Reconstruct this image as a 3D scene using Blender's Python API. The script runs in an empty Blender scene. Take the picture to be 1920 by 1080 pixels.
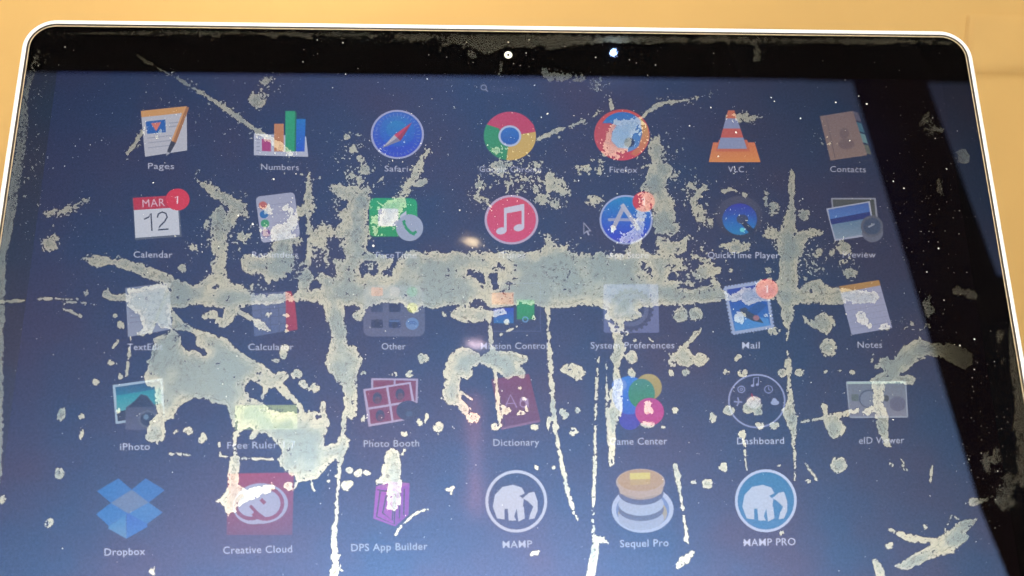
import bpy, bmesh, math, random
import numpy as np
from mathutils import Matrix, Vector
sc = bpy.context.scene
C = sc.collection
random.seed(7)

# ------------------------------------------------------------------ camera
P = 0.0414                                   # pitch of the icon grid in metres
VB = 4.6 * P                                 # hinge edge to the first caption row
TILT = math.radians(25)
LOC = np.array([0.0, -VB * math.sin(TILT), 0.0])
U = np.array([1.0, 0, 0]); V = np.array([0, math.sin(TILT), math.cos(TILT)]); N = np.array([0, -math.cos(TILT), math.sin(TILT)])
FPX = 1700.0
w_ = np.array([-0.276633, 0.048528, 0.00828]); t_ = np.array([-0.006136, 1.047647, -7.939544]) * P
th = np.linalg.norm(w_); k_ = w_ / th
K_ = np.array([[0, -k_[2], k_[1]], [k_[2], 0, -k_[0]], [-k_[1], k_[0], 0]])
RC = np.eye(3) + math.sin(th) * K_ + (1 - math.cos(th)) * K_ @ K_
CP = -RC.T @ t_                              # camera in lid coordinates (origin at caption row 1)
def lid_world(u, v, n):
    return LOC + U * u + V * (v + VB) + N * n
cam_d = bpy.data.cameras.new('camera'); cam = bpy.data.objects.new('camera', cam_d); C.objects.link(cam)
BM = np.array([U, V, N])
ax = RC @ BM
cw = lid_world(*CP)
m = Matrix.Identity(4)
for i in range(3):
    for j in range(3): m[i][j] = ax[j][i]
    m[i][3] = cw[i]
cam.matrix_world = m
cam_d.sensor_width = 36; cam_d.lens = 36 * FPX / 1920
cam_d.clip_start = 0.01; cam_d.clip_end = 50
cam_d.dof.use_dof = True; cam_d.dof.focus_distance = 0.335; cam_d.dof.aperture_fstop = 11
sc.camera = cam

# ------------------------------------------------------------------ world, lamps, exposure
wd = bpy.data.worlds.new('World'); sc.world = wd; wd.use_nodes = True
bg = wd.node_tree.nodes['Background']; bg.inputs[0].default_value = (0.9, 0.75, 0.55, 1); bg.inputs[1].default_value = 0.008
sc.view_settings.view_transform = 'Standard'; sc.view_settings.look = 'None'
sc.view_settings.exposure = 0; sc.view_settings.gamma = 1
sc.cycles.use_denoising = True
sc.cycles.max_bounces = 6
def aim(o, target):
    o.rotation_euler = (Vector(target) - o.location).to_track_quat('-Z', 'Y').to_euler()
def area(name, loc, target, sx, sy, power, col):
    l = bpy.data.lights.new(name, 'AREA'); l.shape = 'RECTANGLE'; l.size = sx; l.size_y = sy; l.energy = power; l.color = col
    o = bpy.data.objects.new(name, l); C.objects.link(o); o.location = loc; aim(o, target); return o
def bulb(name, loc, r, power, col):
    l = bpy.data.lights.new(name, 'POINT'); l.shadow_soft_size = r; l.energy = power; l.color = col
    o = bpy.data.objects.new(name, l); C.objects.link(o); o.location = loc; return o
area('overhead_fill', (0.0, -0.35, 2.9), (0, -0.7, 0.3), 1.2, 0.8, 44, (0.93, 0.98, 1.0))  # added fill light: evens out the mirrored wall and whitens the rim
area('low_fill', (-0.05, -0.98, -0.10), (-0.05, -1.6, 0.56), 1.25, 0.22, 152, (1.0, 0.95, 0.84))  # added fill light below the mirrored rays, brightens the wall's lower part
area('back_wall_fill', (-0.20, 0.50, 0.74), (-0.15, 0.8, 0.40), 0.22, 0.22, 2.9, (1.0, 0.92, 0.80))  # added fill light that brightens the wall behind the lid
bulb('ceiling_bulb', (0.475, -1.55, 2.500), 0.005, 0.30, (1, 1, 0.97))
o = area('warm_glow_upper', (-0.004, -1.590, 1.668), (-0.004, -1.7, 1.668), 0.036, 0.006, 0.15, (1, 0.50, 0.13)); o.rotation_euler.rotate_axis('Z', 0.35)  # added light turned to the wall; its glow mirrors as a warm glint
o = area('warm_glow_lower', (0.004, -1.590, 1.312), (0.004, -1.7, 1.312), 0.036, 0.005, 0.10, (1, 0.44, 0.22)); o.rotation_euler.rotate_axis('Z', 0.2)  # second added light on the wall, for the lower warm glint
area('red_wall_glow', (0.000, -1.578, 1.00), (0.000, -1.7, 1.00), 0.014, 0.32, 0.20, (1.0, 0.20, 0.10))  # added strip light: casts a reddish glow on the wall for the glass to mirror

# ------------------------------------------------------------------ helpers
def s2l(c):
    return tuple((x / 255 / 12.92 if x <= 10 else ((x / 255 + 0.055) / 1.055) ** 2.4) for x in c)
def un(px, py, n=0.0):                       # point of the lid plane (height n) seen at photo pixel px, py
    d = RC.T @ np.array([(px - 960) / FPX, (540 - py) / FPX, -1.0])
    s = (n - CP[2]) / d[2]
    q = CP + s * d
    return (q[0], q[1] + VB, n)
def un_arr(px, py, n):
    D = np.stack([(px - 960) / FPX, (540 - py) / FPX, -np.ones_like(px)], 1) @ RC
    s = (n - CP[2]) / D[:, 2]
    Q = CP + s[:, None] * D
    Q[:, 1] += VB; Q[:, 2] = n
    return Q
def mat(name):
    mt = bpy.data.materials.new(name); mt.use_nodes = True
    nt = mt.node_tree; nt.nodes.clear()
    return mt, nt, nt.nodes.new('ShaderNodeOutputMaterial')
def node(nt, kind, **kw):
    nd = nt.nodes.new(kind)
    for k, v in kw.items():
        if k.startswith('i_'):
            key = k[2:]; key = int(key) if key.isdigit() else key
            nd.inputs[key].default_value = v
        else: setattr(nd, k, v)
    return nd
def principled(name, col, rough, metal=0.0, noise=0.0, scale=60.0, bump=0.0):
    mt, nt, out = mat(name)
    b = node(nt, 'ShaderNodeBsdfPrincipled', i_Roughness=rough, i_Metallic=metal)
    nz = node(nt, 'ShaderNodeTexNoise', i_Scale=scale, i_Detail=6.0)
    tc = node(nt, 'ShaderNodeTexCoord'); nt.links.new(tc.outputs['Object'], nz.inputs['Vector'])
    rp = node(nt, 'ShaderNodeValToRGB')
    rp.color_ramp.elements[0].position = 0.3; rp.color_ramp.elements[1].position = 0.7
    rp.color_ramp.elements[0].color = tuple(c * (1 - noise) for c in col) + (1,)
    rp.color_ramp.elements[1].color = tuple(min(1, c * (1 + noise)) for c in col) + (1,)
    nt.links.new(nz.outputs[0], rp.inputs[0]); nt.links.new(rp.outputs[0], b.inputs['Base Color'])
    if bump:
        bp = node(nt, 'ShaderNodeBump', i_Strength=bump, i_Distance=0.001)
        nt.links.new(nz.outputs[0], bp.inputs['Height']); nt.links.new(bp.outputs[0], b.inputs['Normal'])
    nt.links.new(b.outputs[0], out.inputs[0])
    return mt
def link_mesh(name, verts, faces, mt, parent=None, smooth=False):
    me = bpy.data.meshes.new(name); me.from_pydata([tuple(v) for v in verts], [], faces)
    if mt: me.materials.append(mt)
    if smooth:
        for p in me.polygons: p.use_smooth = True
    o = bpy.data.objects.new(name, me); C.objects.link(o)
    if parent: o.parent = parent
    return o
def box(name, lo, hi, mt, parent=None, bevel=0.0):
    bm = bmesh.new(); bmesh.ops.create_cube(bm, size=1)
    for v in bm.verts:
        for i in range(3): v.co[i] = (lo[i] + hi[i]) / 2 + v.co[i] * (hi[i] - lo[i])
    if bevel: bmesh.ops.bevel(bm, geom=bm.edges[:], offset=bevel, segments=2, affect='EDGES', profile=0.7)
    me = bpy.data.meshes.new(name); bm.to_mesh(me); bm.free(); me.materials.append(mt)
    o = bpy.data.objects.new(name, me); C.objects.link(o)
    if parent: o.parent = parent
    return o

# ------------------------------------------------------------------ the room: wall behind the lid, and what the glass mirrors
M_wall = principled('warm_plaster', (0.55, 0.332, 0.108), 0.8, noise=0.05, scale=3.0, bump=0.12)
M_pale = principled('pale_plaster', (0.78, 0.80, 0.82), 0.9, noise=0.03, scale=2.0)
M_grey = principled('dimmed_plaster', (0.56, 0.58, 0.62), 0.9, noise=0.05, scale=2.0)  # pale plaster toned down so the mirrored strip looks dimmer
M_dark = principled('dark_timber', (0.012, 0.008, 0.006), 0.7, noise=0.3, scale=20.0)
o = box('wall', (-2.5, 0.80, -0.6), (2.5, 0.90, 2.2), M_wall); o['kind'] = 'structure'
o = box('mirrored_wall', (-3.0, -1.72, -0.6), (1.13, -1.60, 2.425), M_pale); o['kind'] = 'structure'
slope = [(1.131, -1.60, 0.85), (1.285, -1.60, 2.42), (1.131, -1.60, 2.42)]
o = link_mesh('mirrored_wall', slope + [(x, -1.72, z) for x, y, z in slope], [(0, 1, 2), (5, 4, 3), (0, 3, 4, 1), (1, 4, 5, 2), (2, 5, 3, 0)], M_pale); o['kind'] = 'structure'  # unseen wedge shaped to slant the pale wall's mirrored edge
pr = [(1.45, -1.60, 1.545), (2.6, -1.60, 1.545), (2.6, -1.60, 2.418), (1.55, -1.60, 2.418)]
o = link_mesh('mirrored_wall', pr + [(x, -1.604, z) for x, y, z in pr], [(0, 1, 2, 3), (7, 6, 5, 4), (0, 4, 5, 1), (1, 5, 6, 2), (2, 6, 7, 3), (3, 7, 4, 0)], M_grey); o['kind'] = 'structure'  # unseen panel shaped to mirror as a narrow pale strip
o = box('ceiling', (-3.0, -1.9, 3.2), (3.0, 0.9, 3.3), M_dark); o['kind'] = 'structure'
o = box('pillar', (1.0, -1.95, -0.6), (1.75, -1.80, 3.1), M_dark); o['kind'] = 'structure'

# ------------------------------------------------------------------ the laptop lid
lap = bpy.data.objects.new('laptop', None); C.objects.link(lap)
lap.location = LOC; lap.rotation_euler = (math.pi / 2 - TILT, 0, 0)
lap['label'] = 'open laptop lid with silver rim and badly worn, blotched glossy screen'
lap['category'] = 'laptop'

M_alu = principled('brushed_aluminium', (0.93, 0.92, 0.90), 0.34, metal=0.25, noise=0.03, scale=300.0)
M_gasket = principled('rubber_gasket', (0.030, 0.020, 0.014), 0.45, noise=0.3, scale=400.0)
M_bezel = principled('black_bezel', (0.012, 0.010, 0.010), 0.6, noise=0.2)
TOP = 1.424 * P + VB; HALF = 4.335 * P; RAD = 0.0118
def rr(inset, n, seg=14, top=TOP, half=HALF, rad=RAD):
    r = max(rad - inset, 0.0004); x = half - inset; t = top - inset; b = inset
    pts = []
    for cx, cy, a0 in ((x - r, t - r, 0), (-x + r, t - r, 90), (-x + r, b + r, 180), (x - r, b + r, 270)):
        for i in range(seg + 1):
            a = math.radians(a0 + 90 * i / seg); pts.append((cx + r * math.cos(a), cy + r * math.sin(a), n))
    return pts
def sweep(name, prof, mt, parent, cap0=False, cap1=False, slots=None):
    L = [rr(i, n) for i, n in prof]; k = len(L[0])
    vs = [p for l in L for p in l]; fs = []
    for a in range(len(L) - 1):
        for i in range(k):
            j = (i + 1) % k; fs.append((a * k + i, a * k + j, (a + 1) * k + j, (a + 1) * k + i))
    if cap0: fs.append(tuple(range(k))[::-1])
    if cap1: fs.append(tuple((len(L) - 1) * k + i for i in range(k)))
    return link_mesh(name, vs, fs, mt, parent, smooth=False)
mm = 0.001
shell = sweep('lid_shell', [(3 * mm, -5.5 * mm), (1.2 * mm, -5.2 * mm), (0.2 * mm, -4.0 * mm), (0, -2.4 * mm), (0.0, -1.1 * mm), (0.12 * mm, -0.55 * mm), (0.45 * mm, -0.16 * mm), (0.9 * mm, 0.0), (1.28 * mm, 0.02 * mm), (1.32 * mm, -0.30 * mm), (1.56 * mm, -0.30 * mm), (1.60 * mm, 0.02 * mm), (1.84 * mm, 0.0), (1.96 * mm, -0.9 * mm), (3 * mm, -0.9 * mm)], M_alu, lap, cap0=True, cap1=True)
gask = sweep('gasket', [(1.98 * mm, -0.85 * mm), (1.98 * mm, 0.02 * mm), (2.25 * mm, 0.08 * mm), (2.62 * mm, 0.06 * mm), (2.70 * mm, -0.85 * mm)], M_gasket, lap)
M_lip = principled('glass_edge_highlight', (0.42, 0.32, 0.20), 0.35, noise=0.25, scale=300.0)  # tan colour stands in for the highlight along the glass edge
sweep('glass_edge_highlight', [(2.71 * mm, -0.4 * mm), (2.71 * mm, 0.05 * mm), (2.98 * mm, 0.03 * mm), (3.0 * mm, -0.4 * mm)], M_lip, gask)
bez = sweep('bezel', [(2.75 * mm, -0.70 * mm)], M_bezel, lap, cap1=True)
T = 0.10                                      # what the laminated front lets through
GT = (0.033, 0.050, 0.106)                    # violet-blue glance of the intact anti-reflective coating

def glass_mats():
    mt, nt, out = mat('coated_glass')
    tr = node(nt, 'ShaderNodeBsdfTransparent', i_Color=(T, T, T, 1))
    gl = node(nt, 'ShaderNodeBsdfGlossy', i_Roughness=0.012)
    tc = node(nt, 'ShaderNodeTexCoord')
    n1 = node(nt, 'ShaderNodeTexNoise', i_Scale=26.0, i_Detail=3.0); nt.links.new(tc.outputs['Object'], n1.inputs['Vector'])
    n2 = node(nt, 'ShaderNodeTexNoise', i_Scale=1300.0, i_Detail=2.0); nt.links.new(tc.outputs['Object'], n2.inputs['Vector'])
    r1 = node(nt, 'ShaderNodeValToRGB'); e = r1.color_ramp.elements
    e[0].position = 0.35; e[0].color = (GT[0] * 0.86, GT[1] * 1.04, GT[2] * 1.06, 1); e[1].position = 0.66; e[1].color = (GT[0] * 1.24, GT[1] * 0.96, GT[2] * 0.90, 1)  # broad noise paints purplish-brown reflections into the coating's tint
    nt.links.new(n1.outputs[0], r1.inputs[0])
    r2 = node(nt, 'ShaderNodeMapRange', i_1=0.3, i_2=0.75, i_3=0.90, i_4=1.11); nt.links.new(n2.outputs[0], r2.inputs[0])
    mx = node(nt, 'ShaderNodeMix', data_type='RGBA', blend_type='MULTIPLY'); mx.inputs[0].default_value = 1.0
    nt.links.new(r1.outputs[0], mx.inputs[6]); nt.links.new(r2.outputs[0], mx.inputs[7])
    nt.links.new(mx.outputs[2], gl.inputs['Color'])
    ad = node(nt, 'ShaderNodeAddShader'); nt.links.new(tr.outputs[0], ad.inputs[0]); nt.links.new(gl.outputs[0], ad.inputs[1])
    df = node(nt, 'ShaderNodeBsdfDiffuse', i_Color=(0.0014, 0.0010, 0.0008, 1)); ad2 = node(nt, 'ShaderNodeAddShader')
    nt.links.new(ad.outputs[0], ad2.inputs[0]); nt.links.new(df.outputs[0], ad2.inputs[1])
    nt.links.new(ad2.outputs[0], out.inputs[0])
    mb, nb, ob = mat('clear_glass_back')
    t2 = node(nb, 'ShaderNodeBsdfTransparent'); nb.links.new(t2.outputs[0], ob.inputs[0])
    return mt, mb
M_glass, M_gback = glass_mats()
glass = sweep('cover_glass', [(3.02 * mm, -0.38 * mm), (3.02 * mm, -0.12 * mm), (3.12 * mm, 0.0)], M_glass, lap, cap0=True, cap1=True)
glass.data.materials.append(M_gback)
for p in glass.data.polygons:
    if p.normal.z < 0.3: p.material_index = 1

# display panel: blurred dark blue wallpaper
mt, nt, out = mat('dim_wallpaper')
tc = node(nt, 'ShaderNodeTexCoord'); nz = node(nt, 'ShaderNodeTexNoise', i_Scale=9.0, i_Detail=2.0)
nt.links.new(tc.outputs['Object'], nz.inputs['Vector'])
sx = node(nt, 'ShaderNodeSeparateXYZ'); nt.links.new(tc.outputs['Object'], sx.inputs[0])
mr = node(nt, 'ShaderNodeMapRange', i_1=-0.17, i_2=0.17); nt.links.new(sx.outputs[0], mr.inputs[0])
ma = node(nt, 'ShaderNodeMath', operation='MULTIPLY_ADD', i_1=0.5, i_2=-0.25); nt.links.new(nz.outputs[0], ma.inputs[0])
mb = node(nt, 'ShaderNodeMath', operation='ADD'); nt.links.new(mr.outputs[0], mb.inputs[0]); nt.links.new(ma.outputs[0], mb.inputs[1])
rp = node(nt, 'ShaderNodeValToRGB'); e = rp.color_ramp.elements
e[0].position = 0.0; e[0].color = (0.0030, 0.0045, 0.0260, 1); e[1].position = 0.92; e[1].color = (0.0020, 0.0010, 0.0014, 1)
x = e.new(0.55); x.color = (0.0050, 0.0040, 0.0180, 1)
nt.links.new(mb.outputs[0], rp.inputs[0])
em = node(nt, 'ShaderNodeEmission', i_Strength=1 / T); nt.links.new(rp.outputs[0], em.inputs[0]); nt.links.new(em.outputs[0], out.inputs[0])
SX = 4.0 * P; ST = 0.915 * P + VB
panel = link_mesh('display_panel', [(-SX, 0.012, -0.62 * mm), (SX, 0.012, -0.62 * mm), (SX, ST, -0.62 * mm), (-SX, ST, -0.62 * mm)], [(0, 1, 2, 3)], mt, lap)

# ------------------------------------------------------------------ icons: flat lit shapes on the panel, traced corner by corner
mt, nt, out = mat('lit_pixels')
at = node(nt, 'ShaderNodeAttribute', attribute_name='glow'); em = node(nt, 'ShaderNodeEmission', i_Strength=1 / T)
nt.links.new(at.outputs['Color'], em.inputs[0]); nt.links.new(em.outputs[0], out.inputs[0])
M_pix = mt
def haze(x, y):                              # mean glance of the glass at that spot, so the lit pixels add up to the colours seen
    ys = [150, 430, 700, 1060]; w = math.exp(-((x - 840) / 400) ** 2)
    return tuple(np.interp(y, ys, c) + w * np.interp(y, ys, e) for c, e in zip(((.031, .042, .066, .100), (.034, .051, .078, .136), (.063, .095, .148, .262)), ((0, 0, .02, .11), (0, 0, .025, .14), (0, 0, .05, .29))))
class Icon:
    def __init__(s): s.v = []; s.f = []; s.c = []; s.k = 0; s.al = 1.0
    def poly(s, pts, col, grad=None):
        n = -0.600 * mm + s.k * 0.009 * mm; s.k += 1
        i0 = len(s.v); cy = sum(p[1] for p in pts) / len(pts)
        for p in pts:
            s.v.append(un(p[0], p[1], n))
            c = col
            if grad:
                ys = [q[1] for q in pts]; a = (p[1] - min(ys)) / max(1, max(ys) - min(ys)); c = tuple(col[i] * (1 - a) + grad[i] * a for i in range(3))
            h = haze(p[0], p[1]); s.c.append(tuple(max(0.0005, l - 0.74 * q) for l, q in zip(s2l(c), h)) + (1,))
        s.f.append(tuple(range(i0, i0 + len(pts))))
        return s
    def ell(s, x, y, rx, ry=None, col=(255, 255, 255), grad=None, a0=0, a1=360, rot=0, seg=40):
        ry = ry or rx * 0.94; pts = []
        full = a1 - a0 >= 360
        for i in range(seg + (0 if full else 1)):
            a = math.radians(a0 + (a1 - a0) * i / seg); X = rx * math.cos(a); Y = ry * math.sin(a); r = math.radians(rot)
            pts.append((x + X * math.cos(r) - Y * math.sin(r), y + X * math.sin(r) + Y * math.cos(r)))
        if not full: pts.append((x, y))
        return s.poly(pts, col, grad)
    def line(s, pts, w, col):
        L = []; R = []
        for i, p in enumerate(pts):
            a = pts[max(0, i - 1)]; b = pts[min(len(pts) - 1, i + 1)]
            dx, dy = b[0] - a[0], b[1] - a[1]; d = math.hypot(dx, dy) or 1
            L.append((p[0] - dy / d * w / 2, p[1] + dx / d * w / 2)); R.append((p[0] + dy / d * w / 2, p[1] - dx / d * w / 2))
        n = -0.600 * mm + s.k * 0.009 * mm; s.k += 1; i0 = len(s.v)
        for l, r in zip(L, R):
            for q in (l, r):
                s.v.append(un(q[0], q[1], n)); h = haze(q[0], q[1]); s.c.append(tuple(max(0.0005, x - 0.74 * y) for x, y in zip(s2l(col), h)) + (1,))
        for i in range(len(pts) - 1): s.f.append((i0 + 2 * i, i0 + 2 * i + 1, i0 + 2 * i + 3, i0 + 2 * i + 2))
        return s
    def ring(s, x, y, r0, r1, col, yr=0.94, a0=0, a1=360, seg=44):
        pts = [(x + (r0 + r1) / 2 * math.cos(math.radians(a0 + (a1 - a0) * i / seg)), y + yr * (r0 + r1) / 2 * math.sin(math.radians(a0 + (a1 - a0) * i / seg))) for i in range(seg + 1)]
        return s.line(pts, abs(r1 - r0), col)
    def rrect(s, q, r, col, grad=None):       # rounded quad from four corners
        pts = []
        for i in range(4):
            p = np.array(q[i], float); a = np.array(q[i - 1], float) - p; b = np.array(q[(i + 1) % 4], float) - p
            a /= np.linalg.norm(a); b /= np.linalg.norm(b)
            for t in np.linspace(0, 1, 7):
                w0 = (1 - t) ** 2; w2 = t * t
                pts.append(tuple(p + a * r * w0 + b * r * w2))
        return s.poly(pts, col, grad)
    def text(s, txt, x, y, wid, hgt, col, dx=(1, 0), bold=0.0):
        vs, fs, cap = text_mesh(txt, bold)
        xs = [v[0] for v in vs]; x0, x1 = min(xs), max(xs); k = wid / (x1 - x0)
        n = -0.600 * mm + s.k * 0.009 * mm; s.k += 1; i0 = len(s.v)
        ang = math.atan2(dx[1], dx[0])
        for v in vs:
            X = (v[0] - (x0 + x1) / 2) * k; Y = -(v[1] - cap / 2) * hgt / cap
            px = x + X * math.cos(ang) - Y * math.sin(ang); py = y + X * math.sin(ang) + Y * math.cos(ang)
            s.v.append(un(px, py, n)); h = haze(px, py); s.c.append(tuple(max(0.0005, a - 0.74 * b) for a, b in zip(s2l(col), h)) + (1,))
        s.f += [tuple(i0 + i for i in f) for f in fs]
        return s
    def build(s, name, label=None):
        o = link_mesh(name, s.v, s.f, M_pix, panel)
        a = o.data.attributes.new('glow', 'FLOAT_COLOR', 'POINT')
        a.data.foreach_set('color', np.array(s.c, np.float32).ravel())
        if label: o['label'] = label
        return o
_tc = {}
def text_mesh(txt, bold=0.0):
    if (txt, bold) in _tc: return _tc[(txt, bold)]
    cu = bpy.data.curves.new('lettering', 'FONT'); cu.body = txt; cu.size = 1.0; cu.offset = bold; cu.resolution_u = 3; cu.space_character = 1.06
    ob = bpy.data.objects.new('lettering', cu); C.objects.link(ob)
    bpy.context.view_layer.update()
    me = bpy.data.meshes.new_from_object(ob.evaluated_get(bpy.context.evaluated_depsgraph_get()))
    vs = [tuple(v.co) for v in me.vertices]; fs = [tuple(p.vertices) for p in me.polygons]
    bpy.data.objects.remove(ob); bpy.data.curves.remove(cu); bpy.data.meshes.remove(me)
    _tc[(txt, bold)] = (vs, fs, 0.72)
    return _tc[(txt, bold)]

LIL = (176, 176, 198)
i = Icon()                                                                # sheet of paper with pen
i.poly([(264, 208), (350, 199), (351, 282), (272, 294)], (168, 168, 178)).poly([(264, 208), (350, 199), (350, 211), (265, 220)], (186, 138, 88))
i.poly([(273, 228), (310, 224), (311, 248), (276, 251)], (48, 92, 158)).poly([(283, 231), (302, 229), (293, 246)], (190, 110, 100))
for k in range(3): i.line([(276 + k, 259 + k * 9), (322 + k, 254 + k * 9)], 1.6, (140, 142, 156))
i.line([(317, 231), (337, 229)], 2, (140, 142, 156)); i.line([(317, 238), (333, 236)], 2, (140, 142, 156))
i.poly([(346, 201), (355, 201), (330, 268), (321, 264)], (150, 104, 70)).poly([(346, 201), (349, 201), (324, 266), (321, 264)], (190, 140, 96)).poly([(330, 268), (321, 264), (313, 284), (319, 287)], (62, 62, 74)).poly([(319, 287), (313, 284), (311, 293)], (150, 150, 160))
i.build('app_icon', 'white page icon with orange header, blue picture and brown pen')
i = Icon()                                                                # bar chart
i.poly([(476, 250), (574, 256), (578, 294), (476, 291)], (166, 168, 184))
for k in range(5): i.line([(481, 254 + 7 * k), (487, 254 + 7 * k)], 1.5, (120, 120, 140))
i.poly([(491, 260), (508, 262), (508, 284), (491, 283)], (158, 62, 112)).poly([(514, 232), (532, 232), (532, 284), (514, 284)], (176, 118, 76)).poly([(535, 208), (553, 208), (552, 284), (535, 284)], (52, 142, 98)).poly([(555, 223), (573, 223), (571, 284), (555, 284)], (44, 106, 170), (40, 80, 180))
i.poly([(553, 208), (556, 211), (555, 284), (552, 284)], (38, 104, 74))
i.build('app_icon', 'bar chart icon with magenta, orange, green and blue bars')
i = Icon()                                                                # compass
i.ell(745, 252, 50, 46, (146, 148, 182)).ell(745, 252, 46, 42.5, (40, 92, 170), (42, 62, 176)).ell(745, 246, 33, 29, (42, 104, 172), (42, 84, 176)).ell(744, 243, 20, 17, (44, 118, 172), (40, 100, 172))
for k in range(36):
    a = math.radians(10 * k); r0 = 38 if k % 3 else 36
    i.line([(745 + r0 * math.cos(a), 252 + r0 * .92 * math.sin(a)), (745 + 43 * math.cos(a), 252 + 43 * .92 * math.sin(a))], 1.1, (120, 140, 190))
i.poly([(773, 229), (739, 253), (751, 264)], (178, 62, 84)).poly([(773, 229), (745, 258), (751, 264)], (140, 44, 70)).poly([(716, 278), (739, 253), (751, 264)], (168, 164, 174)).poly([(716, 278), (745, 258), (751, 264)], (120, 118, 140))
i.build('app_icon', 'round blue compass icon with red and white needle')
i = Icon()                                                                # three-colour disc
X, Y = 956, 255
i.ell(X, Y, 49, 45.5, (176, 60, 82), a0=-158, a1=-10).ell(X, Y, 49, 45.5, (188, 156, 78), a0=-10, a1=98).ell(X, Y, 49, 45.5, (56, 132, 84), a0=98, a1=205)
i.poly([(X - 20, Y - 14), (X - 44, Y - 22), (X - 46, Y - 8), (X - 14, Y + 16)], (56, 132, 84)).poly([(X, Y - 20), (X + 46, Y - 16), (X + 44, Y - 22), (X + 30, Y - 34)], (176, 60, 82)).poly([(X + 18, Y + 10), (X - 4, Y + 45), (X + 12, Y + 44)], (188, 156, 78))
i.ell(X, Y, 21.5, 20, (164, 172, 196)).ell(X, Y, 17.5, 16.3, (58, 104, 172), (46, 84, 156))
i.build('app_icon', 'round red, yellow and green disc icon with blue centre')
i = Icon()                                                                # globe wrapped by an orange swirl
X, Y = 1166, 253
i.ell(X, Y, 52, 48, (176, 72, 66), (182, 66, 78)).ell(X + 1, Y - 5, 42, 38, (30, 100, 166), (96, 128, 176))
i.poly([(X - 50, Y - 12), (X - 36, Y - 22), (X - 22, Y - 22), (X - 10, Y - 18), (X - 18, Y - 6), (X - 20, Y + 10), (X - 8, Y + 24), (X + 12, Y + 26), (X + 4, Y + 44), (X - 20, Y + 42), (X - 44, Y + 20)], (170, 72, 74), (180, 74, 84))
i.poly([(X + 34, Y - 34), (X + 48, Y - 16), (X + 52, Y + 4), (X + 44, Y + 24), (X + 26, Y + 40), (X + 16, Y + 36), (X + 32, Y + 20), (X + 38, Y - 2)], (186, 150, 84), (184, 100, 74))
i.ell(X + 14, Y + 14, 10, 9, (44, 60, 92))
i.build('app_icon', 'round blue globe icon wrapped in an orange swirl')
i = Icon()                                                                # traffic cone
i.poly([(1337, 267), (1415, 267), (1426, 304), (1329, 304)], (186, 106, 72), (196, 126, 66)).poly([(1348, 262), (1401, 262), (1406, 284), (1342, 284)], (178, 98, 72))
def cone(y): a = (y - 207) / 73; return 1371 - 6 - 20 * a, 1371 + 6 + 24 * a
for y0, y1, c in ((207, 222, (176, 100, 76)), (222, 241, (124, 130, 160)), (241, 258, (174, 88, 78)), (258, 279, (128, 134, 162))):
    a, b = cone(y0); cc, d = cone(y1); i.poly([(a, y0), (b, y0), (d, y1), (cc, y1)], c)
i.build('app_icon', 'orange and white striped traffic cone icon')
i = Icon()                                                                # address book
i.poly([(1537, 218), (1599, 208), (1626, 291), (1557, 301)], (116, 96, 94), (124, 104, 98))
for k, c in enumerate(((84, 78, 92), (70, 96, 110), (96, 120, 124), (92, 92, 86))):
    t0, t1 = k / 4, (k + .85) / 4; i.poly([(1599 + 27 * t0, 208 + 83 * t0), (1609 + 26 * t0, 211 + 82 * t0), (1609 + 26 * t1, 211 + 82 * t1), (1599 + 27 * t1, 208 + 83 * t1)], c)
i.line([(1549, 218), (1566, 297)], 1.4, (96, 82, 84))
i.ell(1583, 250, 9, 10, (106, 88, 88)).ell(1587, 270, 15, 10, (106, 88, 88))
i.build('app_icon', 'brown address book icon with coloured side tabs')
i = Icon()                                                                # calendar
i.poly([(249, 374), (335, 370), (341, 444), (253, 450)], (92, 96, 112)).poly([(249, 371), (331, 366), (334, 390), (251, 394)], (172, 56, 72)).poly([(251, 394), (334, 389), (337, 440), (254, 446)], (184, 186, 196))
i.text('MAR', 288, 380, 42, 15, (200, 168, 180), (1, -.06)).line([(270, 411), (279, 407), (283, 400), (285, 433)], 2.6, (62, 64, 80)).line([(295, 408), (297, 401), (304, 397.5), (311, 400), (313.5, 407), (309, 415), (300, 424), (296.5, 431), (316, 429.5)], 2.8, (62, 64, 80))
i.ell(333, 374, 22.5, 20.5, (196, 58, 76)).line([(328, 371), (333, 368), (332.5, 382)], 2.4, (226, 200, 206))
i.build('app_icon', 'red and white calendar icon reading MAR 12 with red badge')
i = Icon()                                                                # reminder list
i.rrect([(479, 369), (552, 360), (563, 444), (490, 456)], 9, (148, 150, 170), (160, 160, 180))
for x, y, c in ((493, 385, (172, 96, 90)), (495, 402, (34, 102, 158)), (497, 419, (64, 142, 100)), (499, 437, (120, 76, 132))): i.ell(x, y, 8, 7.4, c)
for k in range(4): i.line([(509 + 2 * k, 384 + 17.2 * k), (548 + 2.2 * k, 379 + 17.2 * k)], 1.2, (128, 130, 154))
i.build('app_icon', 'white list icon with four coloured dots')
i = Icon()                                                                # video call
i.rrect([(693, 371), (782, 372), (783, 443), (692, 444)], 12, (44, 150, 96), (40, 142, 80)).rrect([(709, 391), (747, 391), (747, 424), (709, 424)], 5, (178, 178, 190))
i.poly([(750, 404), (762, 395), (762, 420), (750, 412)], (178, 178, 190)).ell(768, 427, 25.5, 25, (150, 156, 176))
i.line([(757, 418), (762, 428), (770, 436), (778, 440)], 5, (40, 138, 92)).line([(755, 417), (760, 414)], 5, (40, 138, 92)).line([(774, 438), (781, 434)], 5, (40, 138, 92))
i.build('app_icon', 'green camera icon with a round grey telephone badge')
i = Icon()                                                                # music note
i.ell(959, 412, 50.5, 46.5, (176, 156, 178)).ell(959, 412, 46, 42.3, (194, 74, 96), (198, 72, 104))
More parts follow.
